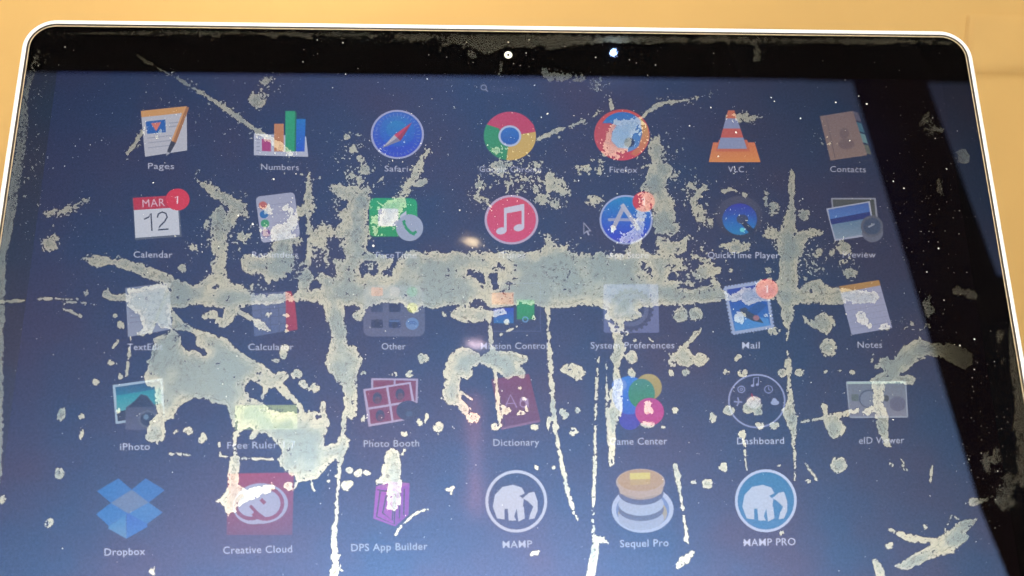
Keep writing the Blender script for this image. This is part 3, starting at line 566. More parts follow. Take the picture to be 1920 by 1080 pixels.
polys = [
 # central band
 [(378,528),(395,540),(425,524),(438,532),(452,535),(460,546),(473,550),(503,552),(523,552),(536,547),(547,553),(557,548),(560,534),(561,516),(567,505),(577,495),(585,513),(590,530),(595,517),(605,510),(620,520),(632,521),(630,505),(623,485),(650,487),(642,458),(644,440),(643,413),(635,400),(650,390),(655,378),(643,373),(622,361),(620,351),(633,348),(653,351),(668,357),(690,356),(692,372),(688,399),(690,425),(687,462),(690,473),(707,478),(723,480),(745,490),(752,483),(760,473),(772,470),(783,473),(790,477),(807,473),(820,472),(837,477),(852,469),(873,477),(893,470),(913,473),(927,476),(950,470),(978,473),(997,473),(1012,467),(1022,457),(1023,443),(1031,447),(1040,458),(1057,463),(1067,470),(1073,476),(1090,473),(1107,477),(1127,472),(1145,476),(1173,476),(1178,465),(1179,455),(1200,453),(1200,465),(1203,473),(1227,476),(1240,478),(1262,480),(1280,487),(1283,495),(1278,507),(1258,508),(1252,517),(1253,527),(1270,525),(1293,527),(1300,543),(1320,538),(1333,523),(1347,523),(1352,537),(1358,543),(1370,553),(1383,548),(1392,540),(1413,540),(1428,523),(1442,522),(1457,523),(1470,540),(1462,560),(1443,563),(1423,565),(1403,573),(1395,573),(1387,563),(1375,567),(1362,563),(1342,566),(1320,568),(1300,568),(1278,573),(1262,573),(1237,573),(1207,577),(1200,582),(1203,593),(1180,602),(1163,603),(1132,598),(1135,583),(1117,573),(1090,572),(1070,576),(1040,578),(1027,580),(1013,575),(1000,572),(982,570),(957,573),(940,575),(920,577),(900,575),(870,575),(853,573),(817,578),(790,577),(783,585),(774,588),(766,580),(757,570),(723,568),(705,571),(690,580),(680,592),(676,603),(668,601),(660,592),(664,584),(676,578),(663,572),(645,573),(646,590),(649,611),(649,636),(656,647),(669,647),(680,673),(669,702),(669,749),(669,778),(660,787),(649,780),(643,790),(642,771),(644,749),(642,724),(629,713),(618,698),(609,680),(616,656),(622,635),(620,617),(611,597),(607,574),(595,567),(580,565),(557,565),(533,567),(503,572),(480,570),(470,572),(450,577),(447,590),(440,597),(430,608),(417,613),(405,603),(418,592),(423,580),(402,575),(380,573)],
 # left body, stem and arm
 [(316,532),(345,535),(372,534),(395,512),(395,497),(405,486),(397,470),(397,443),(396,423),(400,398),(408,390),(415,387),(423,398),(423,420),(424,440),(425,460),(424,497),(425,522),(436,531),(455,538),(475,552),(475,568),(450,577),(400,573),(365,572),(330,578),(318,570)],
 # web below the document icon
 [(322,577),(330,588),(343,605),(368,618),(402,627),(427,637),(438,650),(468,672),(493,683),(512,700),(527,697),(540,703),(533,713),(522,722),(508,730),(498,738),(492,749),(489,742),(494,725),(482,717),(468,710),(458,727),(470,745),(482,752),(468,752),(455,757),(446,765),(441,800),(437,800),(429,772),(420,760),(398,755),(380,747),(360,747),(345,755),(331,768),(326,784),(307,792),(311,817),(297,835),(290,829),(275,828),(273,812),(282,788),(297,776),(292,752),(290,722),(283,728),(274,722),(270,707),(278,683),(274,678),(283,672),(288,635),(305,628),(322,620)],
 # over the document icon
 [(236,541),(260,541),(290,534),(316,531),(322,600),(321,617),(300,613),(293,607),(284,625),(270,629),(257,627),(268,614),(262,592),(250,582),(237,573)],
 # over the ruler and the web below it
 [(442,758),(468,748),(489,751),(504,767),(524,773),(553,773),(576,777),(578,768),(600,773),(603,753),(609,753),(610,773),(618,793),(613,816),(607,824),(607,838),(631,829),(640,811),(643,785),(649,785),(647,818),(660,820),(647,851),(640,869),(633,867),(631,858),(613,873),(596,896),(575,901),(560,905),(549,922),(554,902),(553,896),(533,882),(522,864),(529,851),(527,838),(511,824),(489,811),(467,800),(449,818),(441,816)],
 # left leg and foot over the crimson icon
 [(438,808),(444,812),(443,845),(451,858),(448,875),(446,890),(449,908),(460,918),(476,914),(507,909),(527,908),(511,919),(489,931),(467,938),(453,944),(444,958),(428,969),(422,958),(416,944),(404,940),(414,934),(424,922),(428,900),(428,875),(429,857),(437,848)],
 # lens under the band
 [(838,588),(853,578),(873,574),(895,576),(913,582),(923,583),(945,578),(950,588),(930,594),(915,598),(903,602),(890,605),(870,604),(852,598)],
 # hooked patch
 [(840,673),(849,660),(864,652),(882,653),(896,662),(907,663),(920,660),(951,657),(969,662),(989,667),(991,680),(978,684),(984,698),(982,711),(969,704),(953,711),(940,704),(933,696),(920,689),(900,684),(889,687),(889,702),(878,713),(862,707),(862,729),(867,751),(884,767),(873,778),(858,764),(840,758),(827,747),(831,720),(836,711),(831,698)],
 [(1047,696),(1056,684),(1071,680),(1089,687),(1098,698),(1091,709),(1082,713),(1067,704)],
 # drip under the cog
 [(1141,606),(1160,602),(1171,604),(1167,634),(1173,653),(1173,667),(1163,675),(1161,693),(1163,708),(1169,721),(1166,740),(1167,769),(1155,800),(1153,828),(1149,861),(1143,861),(1143,802),(1138,773),(1145,757),(1141,740),(1150,717),(1149,697),(1152,688),(1145,671),(1152,658),(1149,634),(1145,617)],
 [(1250,686),(1256,667),(1265,662),(1273,649),(1286,643),(1302,623),(1321,609),(1315,621),(1295,645),(1291,654),(1300,664),(1311,662),(1323,666),(1330,673),(1321,684),(1310,687),(1300,682),(1289,688),(1274,684),(1261,688)],
 # patch over the reminder icon and below
 [(507,433),(518,423),(533,417),(546,404),(557,395),(560,403),(555,420),(544,435),(546,452),(549,482),(550,507),(530,524),(517,528),(503,533),(495,520),(478,513),(468,517),(456,505),(450,490),(455,481),(470,477),(490,482),(507,474),(513,453)],
 [(577,427),(590,432),(607,424),(625,428),(645,424),(645,446),(628,443),(612,445),(617,464),(606,467),(592,461),(582,452)],
 # video call icon
 [(716,384),(739,373),(760,364),(764,380),(751,397),(748,407),(739,423),(711,424),(707,407),(716,396)],
 # globe icon
 [(1127,290),(1140,250),(1147,233),(1160,227),(1200,223),(1207,233),(1187,253),(1177,277),(1157,297)],
 # column right of the globe
 [(1221,259),(1234,257),(1240,277),(1241,296),(1254,310),(1263,318),(1269,329),(1252,334),(1247,351),(1254,368),(1264,377),(1265,418),(1273,425),(1269,436),(1230,438),(1226,418),(1224,381),(1217,360),(1202,353),(1213,329),(1223,305),(1217,286)],
 [(1204,360),(1226,364),(1224,384),(1213,397),(1207,410),(1206,437),(1200,457),(1177,457),(1188,430),(1193,402),(1204,388)],
 [(1231,455),(1233,443),(1253,450),(1275,455),(1292,443),(1287,460),(1282,474),(1262,479),(1235,480)],
 [(1352,458),(1366,456),(1380,452),(1403,455),(1407,463),(1392,472),(1378,475),(1365,467)],
 [(1300,517),(1312,498),(1333,493),(1352,502),(1348,512),(1333,522),(1313,528)],
 # tall cross on the right
 [(1483,370),(1490,393),(1490,430),(1500,437),(1523,428),(1540,437),(1520,447),(1507,457),(1512,473),(1494,488),(1495,530),(1500,541),(1513,530),(1537,523),(1557,540),(1590,540),(1617,545),(1640,547),(1650,557),(1640,567),(1580,570),(1523,570),(1490,572),(1487,600),(1477,624),(1467,603),(1463,573),(1453,560),(1460,527),(1463,500),(1458,452),(1433,442),(1440,430),(1465,430),(1473,407)],
 [(1507,591),(1518,600),(1526,598),(1536,589),(1544,586),(1560,593),(1566,609),(1551,627),(1536,620),(1518,610),(1506,602)],
 [(1466,769),(1473,762),(1480,745),(1488,762),(1496,791),(1488,806),(1480,795),(1472,785)],
 # bent arm on the far right
 [(1631,713),(1643,704),(1658,696),(1648,682),(1651,670),(1660,666),(1672,672),(1682,665),(1696,648),(1711,639),(1725,633),(1737,641),(1754,643),(1773,642),(1793,648),(1812,653),(1824,665),(1822,682),(1809,692),(1788,684),(1766,670),(1744,667),(1723,675),(1706,689),(1687,704),(1704,703),(1718,708),(1716,718),(1701,725),(1694,718),(1658,720),(1658,742),(1655,757),(1665,778),(1665,812),(1670,838),(1658,836),(1648,812),(1641,783),(1636,735),(1636,718)],
 [(1540,756),(1551,758),(1555,776),(1588,769),(1610,765),(1610,773),(1599,776),(1577,784),(1586,802),(1577,817),(1562,823),(1547,806),(1544,784)],
 [(1677,1061),(1707,1043),(1736,1028),(1759,1010),(1784,987),(1803,976),(1833,973),(1810,999),(1818,1006),(1788,1036),(1759,1043),(1725,1058),(1696,1071)],
 # drop over the violet block
 [(724,846),(735,840),(746,846),(750,857),(752,883),(753,911),(750,945),(741,958),(726,953),(727,930),(726,909),(706,909),(711,896),(717,893),(715,880),(719,867)],
]
for p in polys: put(MAIN, f_poly(p))
strokes = [
 [(152,485,.6),(165,486,5),(180,490,11),(197,490,8),(207,491,5.5),(233,495,8),(267,507,10),(300,520,10.5),(330,534,12),(360,552,16)],
 [(200,552,8),(213,558,5),(233,557,6),(270,560,14),(320,560,18),(360,556,18),(420,554,18)],
 [(462,592,3),(478,602,5),(490,611,8),(500,618,4),(508,622,1)], [(448,585,6),(462,593,4)],
 [(646,780,3.5),(643,805,3),(641,830,6)], [(638,866,5),(636,880,3),(635,904,2.2),(633,925,2),(631,945,3),(632,968,3),(627,990,4),(626,1015,5),(628,1040,6),(629,1060,10),(624,1090,6)],
 [(630,1060,5),(642,1070,1)], [(630,1045,4),(638,1040,1)],
 [(410,825,1.2),(413,855,1.2),(440,858,1.2),(522,862,1.8)], [(583,900,2),(590,928,.8)], [(478,812,5),(472,820,4)], [(540,745,3),(520,725,4)], [(563,762,4),(545,742,3),(525,722,5)], [(571,779,4),(563,763,4)],
 [(917,596,4),(918,610,2.2),(919,633,2.4),(921,648,4),(924,662,6)], [(928,696,3),(931,720,2.4),(933,745,2.4),(935,775,3.2),(937,800,2.4)],
 [(1026,576,5),(1028,592,3),(1028,620,2.8),(1030,650,3),(1031,672,4.5),(1034,705,5),(1036,735,4),(1038,760,4),(1039,780,6),(1043,806,3.6),(1048,840,2.4),(1055,876,4.2),(1062,908,2.6),(1067,932,3.2),(1075,958,2.4),(1083,976,.6)],
 [(1030,785,5),(1027,806,1.2)], [(1123,668,1),(1121,690,2),(1119,717,3),(1117,754,2),(1116,800,1.8),(1116,847,2.4),(1115,876,3.4),(1114,905,2.4),(1112,961,2),(1113,1000,2.6),(1118,1016,6),(1113,1050,7.5),(1106,1086,7)], [(1118,1010,5),(1130,1012,6),(1141,1018,2)],
 [(1136,680,1),(1138,720,1.6),(1138,754,2.2),(1140,790,4.5),(1143,840,2),(1144,872,1.4)], [(1153,800,2.5),(1150,872,1.6)],
 [(1484,318,1.5),(1485,332,5),(1484,348,5.5),(1485,361,4.5),(1483,376,2)], [(1477,620,2),(1476,640,.9),(1477,665,1),(1478,676,5),(1478,688,6.5),(1478,703,3),(1480,720,3),(1481,740,5),(1482,760,8)],
 [(1484,790,11),(1488,806,5),(1488,828,3.2),(1490,855,2),(1491,900,.6)], [(1499,792,1.4),(1536,785,2),(1544,783,4)],
 [(1668,993,2.2),(1690,1003,5),(1710,1009,7),(1735,1014,5),(1765,1016,6)], [(1640,1052,4),(1648,1068,8),(1656,1090,6)], [(1812,943,3),(1825,941,8),(1840,939,4),(1852,935,1.5)],
 [(1266,872,2.6),(1270,890,5.2),(1273,912,4),(1275,922,1),(1281,965,.8),(1288,1008,3),(1291,1020,1)], [(1271,1061,5),(1284,1050,9),(1298,1036,4)],
 [(1395,815,6),(1394,825,2),(1400,880,.9)], [(258,104,.5),(300,130,1.2),(333,147,1.8),(383,177,2.6),(433,210,3.2),(477,242,4),(505,261,6),(523,273,6),(545,288,3)],
 [(239,288,1.2),(250,274,2.2),(268,246,3)], [(290,258,2),(302,244,1.2)],
 [(803,283,2),(790,299,3),(785,314,6),(777,331,6.5),(768,349,7),(759,361,5)], [(777,345,5),(786,344,6),(797,340,5)],
 [(368,337,.8),(385,348,5),(402,360,8),(418,370,8),(435,382,10),(450,391,11),(460,400,4)], [(440,395,9),(434,408,9),(428,425,6),(423,436,3)],
 [(578,330,1),(578,345,2),(579,362,4),(580,383,9),(574,395,9),(563,396,7)], [(578,398,3),(578,420,1.8),(578,450,1.6),(579,470,4),(577,492,6)],
 [(1302,392,3),(1300,378,5),(1309,363,4),(1320,352,5)], [(1311,392,7),(1313,406,8),(1317,420,5)], [(1293,346,4),(1302,352,4)],
 [(1356,360,3),(1370,355,3.2),(1386,362,2)], [(1391,362,2),(1397,366,4.5)], [(1437,348,1),(1436,370,3),(1438,385,1.5)],
 [(1010,261,3),(1040,247,3.6),(1060,239,1),(1087,230,2),(1110,220,1.2),(1130,206,.6)], [(1145,188,1.2),(1147,205,2)], [(1200,222,2.4),(1227,200,4),(1250,192,2.2),(1293,187,.7),(1340,173,.5)],
 [(0,566,3),(44,563,1.6)], [(70,560,1.8),(80,560,1.4),(147,561,1)], [(118,572,1),(124,566,1),(160,568,1),(195,574,1)], [(118,579,1.4),(138,586,1.4),(152,594,1)], [(245,632,1),(242,665,1.6),(237,705,.9)], [(222,640,3),(212,652,1.4)],
 [(319,851,2),(340,852,2.4),(359,854,1.6)], [(862,735,1.2),(884,748,1.6)], [(800,779,3),(797,793,1.5)], [(741,1003,.6),(752,987,1),(772,968,1),(788,958,1.8),(802,954,1.6)], [(722,902,4),(710,903,5)],
 [(1216,633,1.2),(1230,645,1)], [(1247,660,1.2),(1258,668,2)], [(1511,870,1.6),(1532,900,.7)], [(1749,868,.8),(1742,922,1.2)], [(1690,862,.7),(1702,884,1.2)], [(1784,966,.6),(1772,995,.6)], [(1784,966,.6),(1800,976,.8)],
 [(932,632,.7),(977,608,.7)], [(757,845,3),(753,852,1)], [(838,920,2),(850,914,1.4),(845,926,2)], [(700,350,1),(720,330,.6)],
]
THIN = np.full((H, W), -60.0)
for p in strokes: put(THIN if max(q[2] for q in p) <= 6.6 else MAIN, f_stroke(p))
blobs = [(95,457,13,15),(103,398,12,5,-8),(125,392,10,4,-8),(142,390,3,2),(160,376,3,2),(482,188,14,13),(498,153,7,6),(1398,220,17,9),(1184,669,12,13),(1185,699,9),(1176,625,3.5),(1276,590,14),(1304,590,13),(1290,592,6,4),
 (1259,699,5.5),(1286,698,7.5),(1383,671,8.5,7),(1361,698,7,5.5),(1393,699,9,7.5),(1057,776,9,10),(1083,770,5),(1075,810,9,7),(1056,774,7,9),(1002,801,6.5,5),(1036,875,5,4),(1006,876,4.5,5),(1301,904,4,2.6),(1004,1037,9,4,-15),
 (794,672,12,9),(740,700,5.5,6),(767,701,7,6.5),(681,700,5,4),(683,785,4.5,9,30),(787,792,5.5,6),(822,801,10),(757,813,8,5),(676,887,12,7,-10),(690,887,5,3.5),(655,882,6,5),(652,910,11.5,10),(628,892,3.6,4),(616,902,3,3.6),
 (115,778,7,14,18),(153,780,5,6),(153,811,4.4,11),(111,888,8.5,10),(5,937,6,9,25),(93,980,6,9,35),(285,1071,6,9),(352,810,9,9.5),(331,811,6,4),(380,822,7,10,30),(180,717,6,6),(224,706,6,6),(208,682,8,4),(221,770,4.6),(210,679,7.5,6),(227,610,6,9,-30),(215,593,5.5,4),(162,550,4,5,40),
 (343,503,8,7),(363,465,6.5,5),(390,422,5.5,9),(455,443,8.5),(385,592,6),(400,590,9,8),(418,604,14,10),(533,663,8,12),(556,702,10,9),(569,721,9,8),(588,727,13,9),(527,705,13,9),(542,911,9,8),(518,676,6,3),(535,652,7,5),
 (565,394,9,8),(682,318,10,9),(664,280,6.5),(650,258,5.5,5),(676,297,6),(657,329,6,4),(677,338,6),(661,355,12,5),(901,348,9),(897,370,9,5),(911,378,7,7),(941,311,16,8),(937,321,8),(1009,307,6),(1037,350,18,9),(1031,332,9),(1060,360,9,6),(1007,352,7),(1019,372,13,7),(1041,383,8,6),(1123,317,8),(1115,377,9,6),(929,281,7,5),(1100,318,5),(1050,342,10,5,30),(1088,316,4),
 (1450,390,9),(1507,403,10,9),(1583,467,12,11),(1592,513,14,9),(1537,473,6),(1560,475,4.5),(1303,480,6,5),(1320,487,8,4),(1370,507,5,4),(1440,508,5),(1334,415,5),(1553,653,15,18),(1614,594,9,11),(1622,602,7,7),(1629,611,5,6),(1658,613,10,6),(1599,698,7,4.5),(1573,695,3.4,2.4),(1548,697,3,2),(1467,699,9,8),(1500,698,9,7),(1451,621,11,7),(1440,590,6,4),(1635,676,4,4.5),(1644,688,4.5,5),(1710,608,3.5),(1637,665,3),
 (1413,757,16,13),(1421,772,8,7),(1403,765,10),(1424,797,7.5),(1452,797,7.5),(1367,770,11,9),(1337,782,7,11),(1265,770,6,5),(1393,814,8,7),(1357,876,9,8,20),(1327,907,10,9),(1573,871,15,16),(1670,1023,10,6),(1733,988,4.5),(1286,1010,4.6),(1515,902,4,3),(1670,873,5,5),(1694,876,2,5,-30),(1460,874,3,2),(1608,943,3.6),(1464,1000,5,5),(1478,699,5),
 (1216,770,9,8),(1214,758,7,6),(1242,800,5,3),(1213,796,12,7),(988,765,4,5),(984,748,4,5),(977,774,8,4),(948,772,10,8),(940,777,7),(887,783,12,10),(928,800,8,6),(943,763,3.4),(975,728,3),(833,588,4,5),(852,583,5),(1001,595,4.5),(950,604,5),(1150,428,4,4),
 (704,418,7,10),(706,436,5,6),(1398,760,4),(1640,766,9,8),(1625,772,10,7),(820,815,3.5),(850,802,3),(1150,620,5),(1190,638,2.4),(1388,596,11,12),(1372,558,8,7),(500,392,5,4),(505,398,4,3),(536,390,4,4),(546,394,3.4,2.4),(505,590,5.5,5),(536,592,6,5.5),(537,611,3),(538,620,3),(497,436,4.5,5),(548,452,12,7),(1176,447,9,9),(1068,462,6,3.4),(1042,461,9,5)]
for b in blobs: put(MAIN, f_blob(*b))
# places where the coating has survived inside the band
holes = [[(678,490),(690,487),(708,489),(709,505),(700,516),(688,512),(678,520),(674,508)], [(735,494),(728,503),(720,508),(718,518),(724,523),(734,517),(736,505),(748,490),(752,478),(742,476)],
 [(877,513),(883,505),(890,510),(900,508),(910,518),(909,532),(903,533),(893,522),(884,517)], [(917,512),(930,510),(935,522),(932,542),(924,545),(921,527),(915,522)], [(930,503),(936,492),(944,502),(936,504)],
 [(880,572),(890,563),(898,559),(908,565),(914,578),(904,575),(890,572)], [(1200,495),(1211,493),(1211,502),(1222,504),(1223,512),(1214,514),(1208,506),(1202,508)], [(1270,540),(1280,533),(1292,535),(1306,531),(1332,528),(1338,533),(1320,536),(1300,543),(1284,542)], [(1264,512),(1276,511),(1290,516),(1296,524),(1280,522),(1254,524)],
 [(583,526),(595,522),(600,532),(607,538),(600,542),(590,541),(581,545)], [(325,617),(343,620),(355,620),(367,628),(368,647),(387,662),(383,666),(373,660),(360,657),(355,661),(340,648),(338,633)], [(394,540),(403,534),(414,532),(408,538),(402,543)],
 [(1517,545),(1522,541),(1526,547),(1520,551)], [(970,684),(985,681),(988,688),(976,690)], [(1196,580),(1204,576),(1206,582),(1198,585)], [(653,577),(661,575),(663,580),(655,583)], [(286,628),(305,624),(320,620),(322,624),(302,630)], [(592,780),(600,779),(599,785),(593,785)], [(457,520),(466,512),(480,518),(470,540),(500,545),(496,524)],
 [(573,478),(568,492),(560,504),(556,520),(562,530),(552,526),(550,500),(558,478)], [(1155,604),(1160,604),(1158,622),(1154,622)], [(1262,680),(1270,679),(1268,683)], [(945,508),(958,505),(962,530),(950,535)]]
for h in holes[:-1]: cut(MAIN, f_poly(h))

# softer, thinner wear along the rim and on the bezel
for p in ([(46,170,3),(44,205,8),(40,235,13),(35,265,14),(30,300,14),(24,340,15),(15,380,16),(9,430,14),(5,470,9),(2,575,6),(-4,700,10),(-10,900,12)], [(62,140,2),(52,160,4),(46,190,3)],
          [(1830,160,3),(1836,190,4),(1844,230,7),(1850,260,9),(1854,300,8),(1862,345,8),(1870,400,8),(1878,440,7),(1886,490,6),(1893,540,5),(1898,600,6),(1900,660,8),(1906,700,9),(1912,760,8),(1916,830,12),(1924,900,14)],
          [(70,100,4),(66,118,5),(58,134,4),(52,150,3)], [(1806,84,4),(1818,102,4),(1825,125,3)], [(1411,78,4),(1420,95,7),(1417,112,3)], [(882,560,1),(884,565,1)]):
    put(FAINT, f_stroke(p))
put(FAINT, f_poly([(60,64),(300,60),(700,63),(860,66),(1000,67),(1200,69),(1400,71),(1700,74),(1790,80),(1700,80),(1500,80),(1400,78),(1300,77),(1196,77),(1100,79),(1064,85),(1037,90),(960,88),(934,92),(918,99),(904,99),(885,88),(860,80),(840,85),(823,91),(846,78),(800,72),(500,64),(300,63)]))
put(FAINT, f_poly([(1019,130),(1030,138),(1045,139),(1069,138),(1072,143),(1055,149),(1030,149),(1018,144)]))
for b in ((1808,295,14,13),(1091,148,10,7),(1119,160,14,9),(1805,290,10),(1816,550,10,8),(1797,545,11,7),(1825,552,7,8),(1741,580,7,14),(1761,355,5,12),(1873,630,7,12),(1880,677,4,7),(1885,930,18,26),(1895,900,14,20),(1868,855,10,16),(1850,870,8,18),(938,124,3,8),(1735,225,12,8),(1750,245,12,8),(1740,570,4,10),(884,104,5,4),(1912,800,14,18),(1040,470,3)):
    put(FAINT, f_blob(*b))

n3, n5, n8, n16 = vnoise(2.6, 1), vnoise(5.0, 2), vnoise(9.0, 3), vnoise(22.0, 4)
fib = vnoise(2.4, 5, 1.0, 2.6)
yy = GY[:, None]; up = np.clip((560 - yy) / 120, 0, 1)
raw = MAIN.copy()
rag = n3 * 8.5 + n5 * 8.5 + n8 * 7.0 + n16 * 4.0 + fib * 5.0
fine = np.clip(np.maximum(raw, 0) / 4 + 0.45, 0.45, 1.0)
MAIN = raw + rag * fine * (0.72 + 0.55 * up)
# pits inside
pitz = np.zeros((H, W))
for (x, y, rx, ry, d) in ((962,520,28,45,.34),(640,510,70,50,.20),(560,540,40,40,.2),(1090,490,60,26,.24),(1130,505,70,20,.2),(1240,510,50,50,.26),(1075,545,26,16,.30),(1300,545,60,16,.22),(420,690,60,30,.12),(460,690,40,30,.2),(700,500,40,30,.2),(890,520,40,40,.2),(640,620,30,30,.12),(560,850,60,40,.1),(1485,520,26,60,.10),(500,500,50,30,.14),(1255,465,30,20,.2)):
    q = ((GX[None, :] - x) / rx) ** 2 + ((GY[:, None] - y) / ry) ** 2
    pitz = np.maximum(pitz, d * np.exp(-q))
MAIN = np.minimum(MAIN, np.where((n3 + n5 * .9 + n8 * .6) > 0.62 - 0.45 * n16 - pitz, -1.0, 99))
MAIN = np.maximum(MAIN, THIN + rag * (0.22 + 0.022 * np.clip(THIN + 8, 0, 12)))
# speckle: halo round the upper stains and dusty zones
dens = 0.62 * np.exp(-np.clip(-np.maximum(raw, THIN - 4), 0, 60) / 11.0) * (0.15 + 0.85 * up)
for (x, y, rx, ry, d) in ((975,335,85,45,.60),(600,470,34,50,.62),(450,440,50,50,.46),(560,500,30,40,.60),(705,505,36,24,.50),(1290,510,50,40,.58),(1320,470,60,30,.44),(1265,440,30,30,.5),(1520,490,50,50,.50),(1590,495,40,40,.44),(640,390,60,40,.40),(470,540,50,14,.5),(1180,440,26,20,.4),(1240,300,60,80,.50),(660,300,45,65,.42),(640,400,50,60,.30),(1225,330,70,90,.42),(1300,370,45,60,.46),(1170,250,80,50,.30),(1500,470,60,70,.42),(560,330,70,40,.30),(600,490,60,40,.34),(420,430,70,60,.32),(560,510,40,30,.42),(700,440,20,30,.42),(960,500,22,40,.30),
    (340,180,80,40,.24),(450,230,80,40,.24),(500,160,60,40,.30),(860,240,160,80,.16),(1030,260,80,40,.28),(1400,400,90,60,.26),(1540,260,40,24,.30),(1720,610,70,16,.40),(1740,240,30,40,.34),(60,300,40,120,.30),(70,110,40,40,.34),(150,290,60,40,.18),(1400,340,60,40,.24),(1120,160,40,16,.34),(1836,150,20,60,.34),(1880,880,60,90,.30),(1860,700,50,80,.16),
    (1330,520,50,40,.30),(1580,490,50,40,.36),(1330,470,40,24,.34),(1150,430,40,30,.18),(1800,1030,80,40,.16),(640,250,60,40,.26),(700,290,60,30,.18)):
    w = window(x - 2 * rx, y - 2 * ry, x + 2 * rx, y + 2 * ry)
    q = ((GX[w[1]][None, :] - x) / rx) ** 2 + ((GY[w[0]][:, None] - y) / ry) ** 2
    dens[w] = np.maximum(dens[w], d * np.exp(-q * 1.1))
sp = vnoise(2.3, 21) * 1.05 + vnoise(3.7, 22) * 0.7 + vnoise(10, 23) * 0.40
spk = (sp - (0.80 - 1.22 * dens)) * 6
MAIN = np.maximum(MAIN, np.where(dens > 0.04, spk, -60))
mist = vnoise(1.6, 31) + vnoise(2.6, 32) * 0.6
mz = np.zeros((H, W))
for (x, y, rx, ry, d) in ((980,330,190,70,.30),(660,270,90,70,.34),(520,300,130,60,.24),(1190,260,90,70,.30),(350,200,120,60,.26),(1010,150,160,30,.22),(60,170,40,60,.40),(70,330,30,120,.30),(1838,200,22,90,.36),(1730,235,60,50,.30),(1880,900,50,110,.34),(1700,605,90,22,.36),(1290,370,70,70,.28),(1540,260,50,30,.30),(520,160,70,40,.26),(700,420,40,30,.3),(960,78,850,9,.42),(960,100,850,30,.15),(1500,440,90,70,.26),(560,430,120,60,.24),(1420,330,120,50,.22)):
    w = window(x - 2 * rx, y - 2 * ry, x + 2 * rx, y + 2 * ry)
    q = ((GX[w[1]][None, :] - x) / rx) ** 2 + ((GY[w[0]][:, None] - y) / ry) ** 2
    mz[w] = np.maximum(mz[w], d * np.exp(-q))
FAINT = FAINT + (n3 * 9 + n5 * 9 + n8 * 8 + n16 * 5) * (0.45 + 0.45 * (GX[None, :] > 200) * (GX[None, :] < 1780))
FAINT = np.maximum(FAINT, np.where(mz > 0.03, (mist - 0.66 + 0.95 * mz) * 5, -60))
FAINT = np.where(MAIN > -2.5, -5, FAINT)
# keep everything on the glass
QX, QY = np.meshgrid(GX, GY)
Q = un_arr(QX.ravel(), QY.ravel(), 0.0)
edge = np.minimum(HALF - 3.3 * mm - np.abs(Q[:, 0]), TOP - 3.3 * mm - Q[:, 1])
cx = HALF - RAD; cyy = TOP - RAD; dx = np.abs(Q[:, 0]) - cx; dy = Q[:, 1] - cyy
corner = np.where((dx > 0) & (dy > 0), RAD - 3.3 * mm - np.hypot(dx, dy), 1)
edge = (np.minimum(edge, corner) * 5000).reshape(H, W)
MAIN = np.minimum(MAIN, edge); FAINT = np.minimum(FAINT, edge)

def patches(F):
    """cut the field at zero: cell polygons with their component number"""
    ins = F > 0
    lab = np.zeros(F.shape, int); par = [0]
    def find(a):
        while par[a] != a: par[a] = par[par[a]]; a = par[a]
        return a
    prev = []
    for j in range(H):
        r = ins[j].astype(np.int8); d = np.diff(np.concatenate(([0], r, [0])))
        runs = []
        st = np.nonzero(d == 1)[0]; en = np.nonzero(d == -1)[0]; p = 0
        for s, e in zip(st, en):
            l = 0
            while p < len(prev) and prev[p][1] < s: p += 1
            q = p
            while q < len(prev) and prev[q][0] <= e:
                m = find(prev[q][2])
                if l == 0: l = m
                elif m != l: par[max(l, m)] = min(l, m); l = min(l, m)
                q += 1
            if l == 0: par.append(len(par)); l = len(par) - 1
            runs.append((s, e, l)); lab[j, s:e] = l
        prev = runs
    root = np.array([find(a) for a in range(len(par))]); lab = root[lab]
    f00, f10, f01, f11 = F[:-1, :-1], F[:-1, 1:], F[1:, :-1], F[1:, 1:]
    anyin = (f00 > 0) | (f10 > 0) | (f01 > 0) | (f11 > 0)
    jj, ii = np.nonzero(anyin)
    L = np.max(np.stack([lab[jj, ii], lab[jj, ii + 1], lab[jj + 1, ii], lab[jj + 1, ii + 1]]), 0)
    PXx, PYy, DD = [], [], []
    polys_, pl = [], []
    fv = np.stack([f00[jj, ii], f10[jj, ii], f11[jj, ii], f01[jj, ii]], 1)
    base = np.stack([np.stack([GX[ii], GX[ii + 1], GX[ii + 1], GX[ii]], 1), np.stack([GY[jj], GY[jj], GY[jj + 1], GY[jj + 1]], 1)], 2)
    code = (fv > 0) @ np.array([1, 2, 4, 8])
    out = []
    for c in range(1, 16):
        sel = np.nonzero(code == c)[0]
        if not len(sel): continue
        b = base[sel]; f = fv[sel]; pts = []; dv = []
        for k in range(4):
            k2 = (k + 1) % 4
            if c >> k & 1: pts.append(b[:, k]); dv.append(f[:, k])
            if (c >> k & 1) != (c >> k2 & 1):
                t = (f[:, k] / (f[:, k] - f[:, k2]))[:, None]; pts.append(b[:, k] * (1 - t) + b[:, k2] * t); dv.append(np.zeros(len(sel)))
        out.append((np.stack(pts, 1), np.stack(dv, 1), L[sel]))
    return out, lab
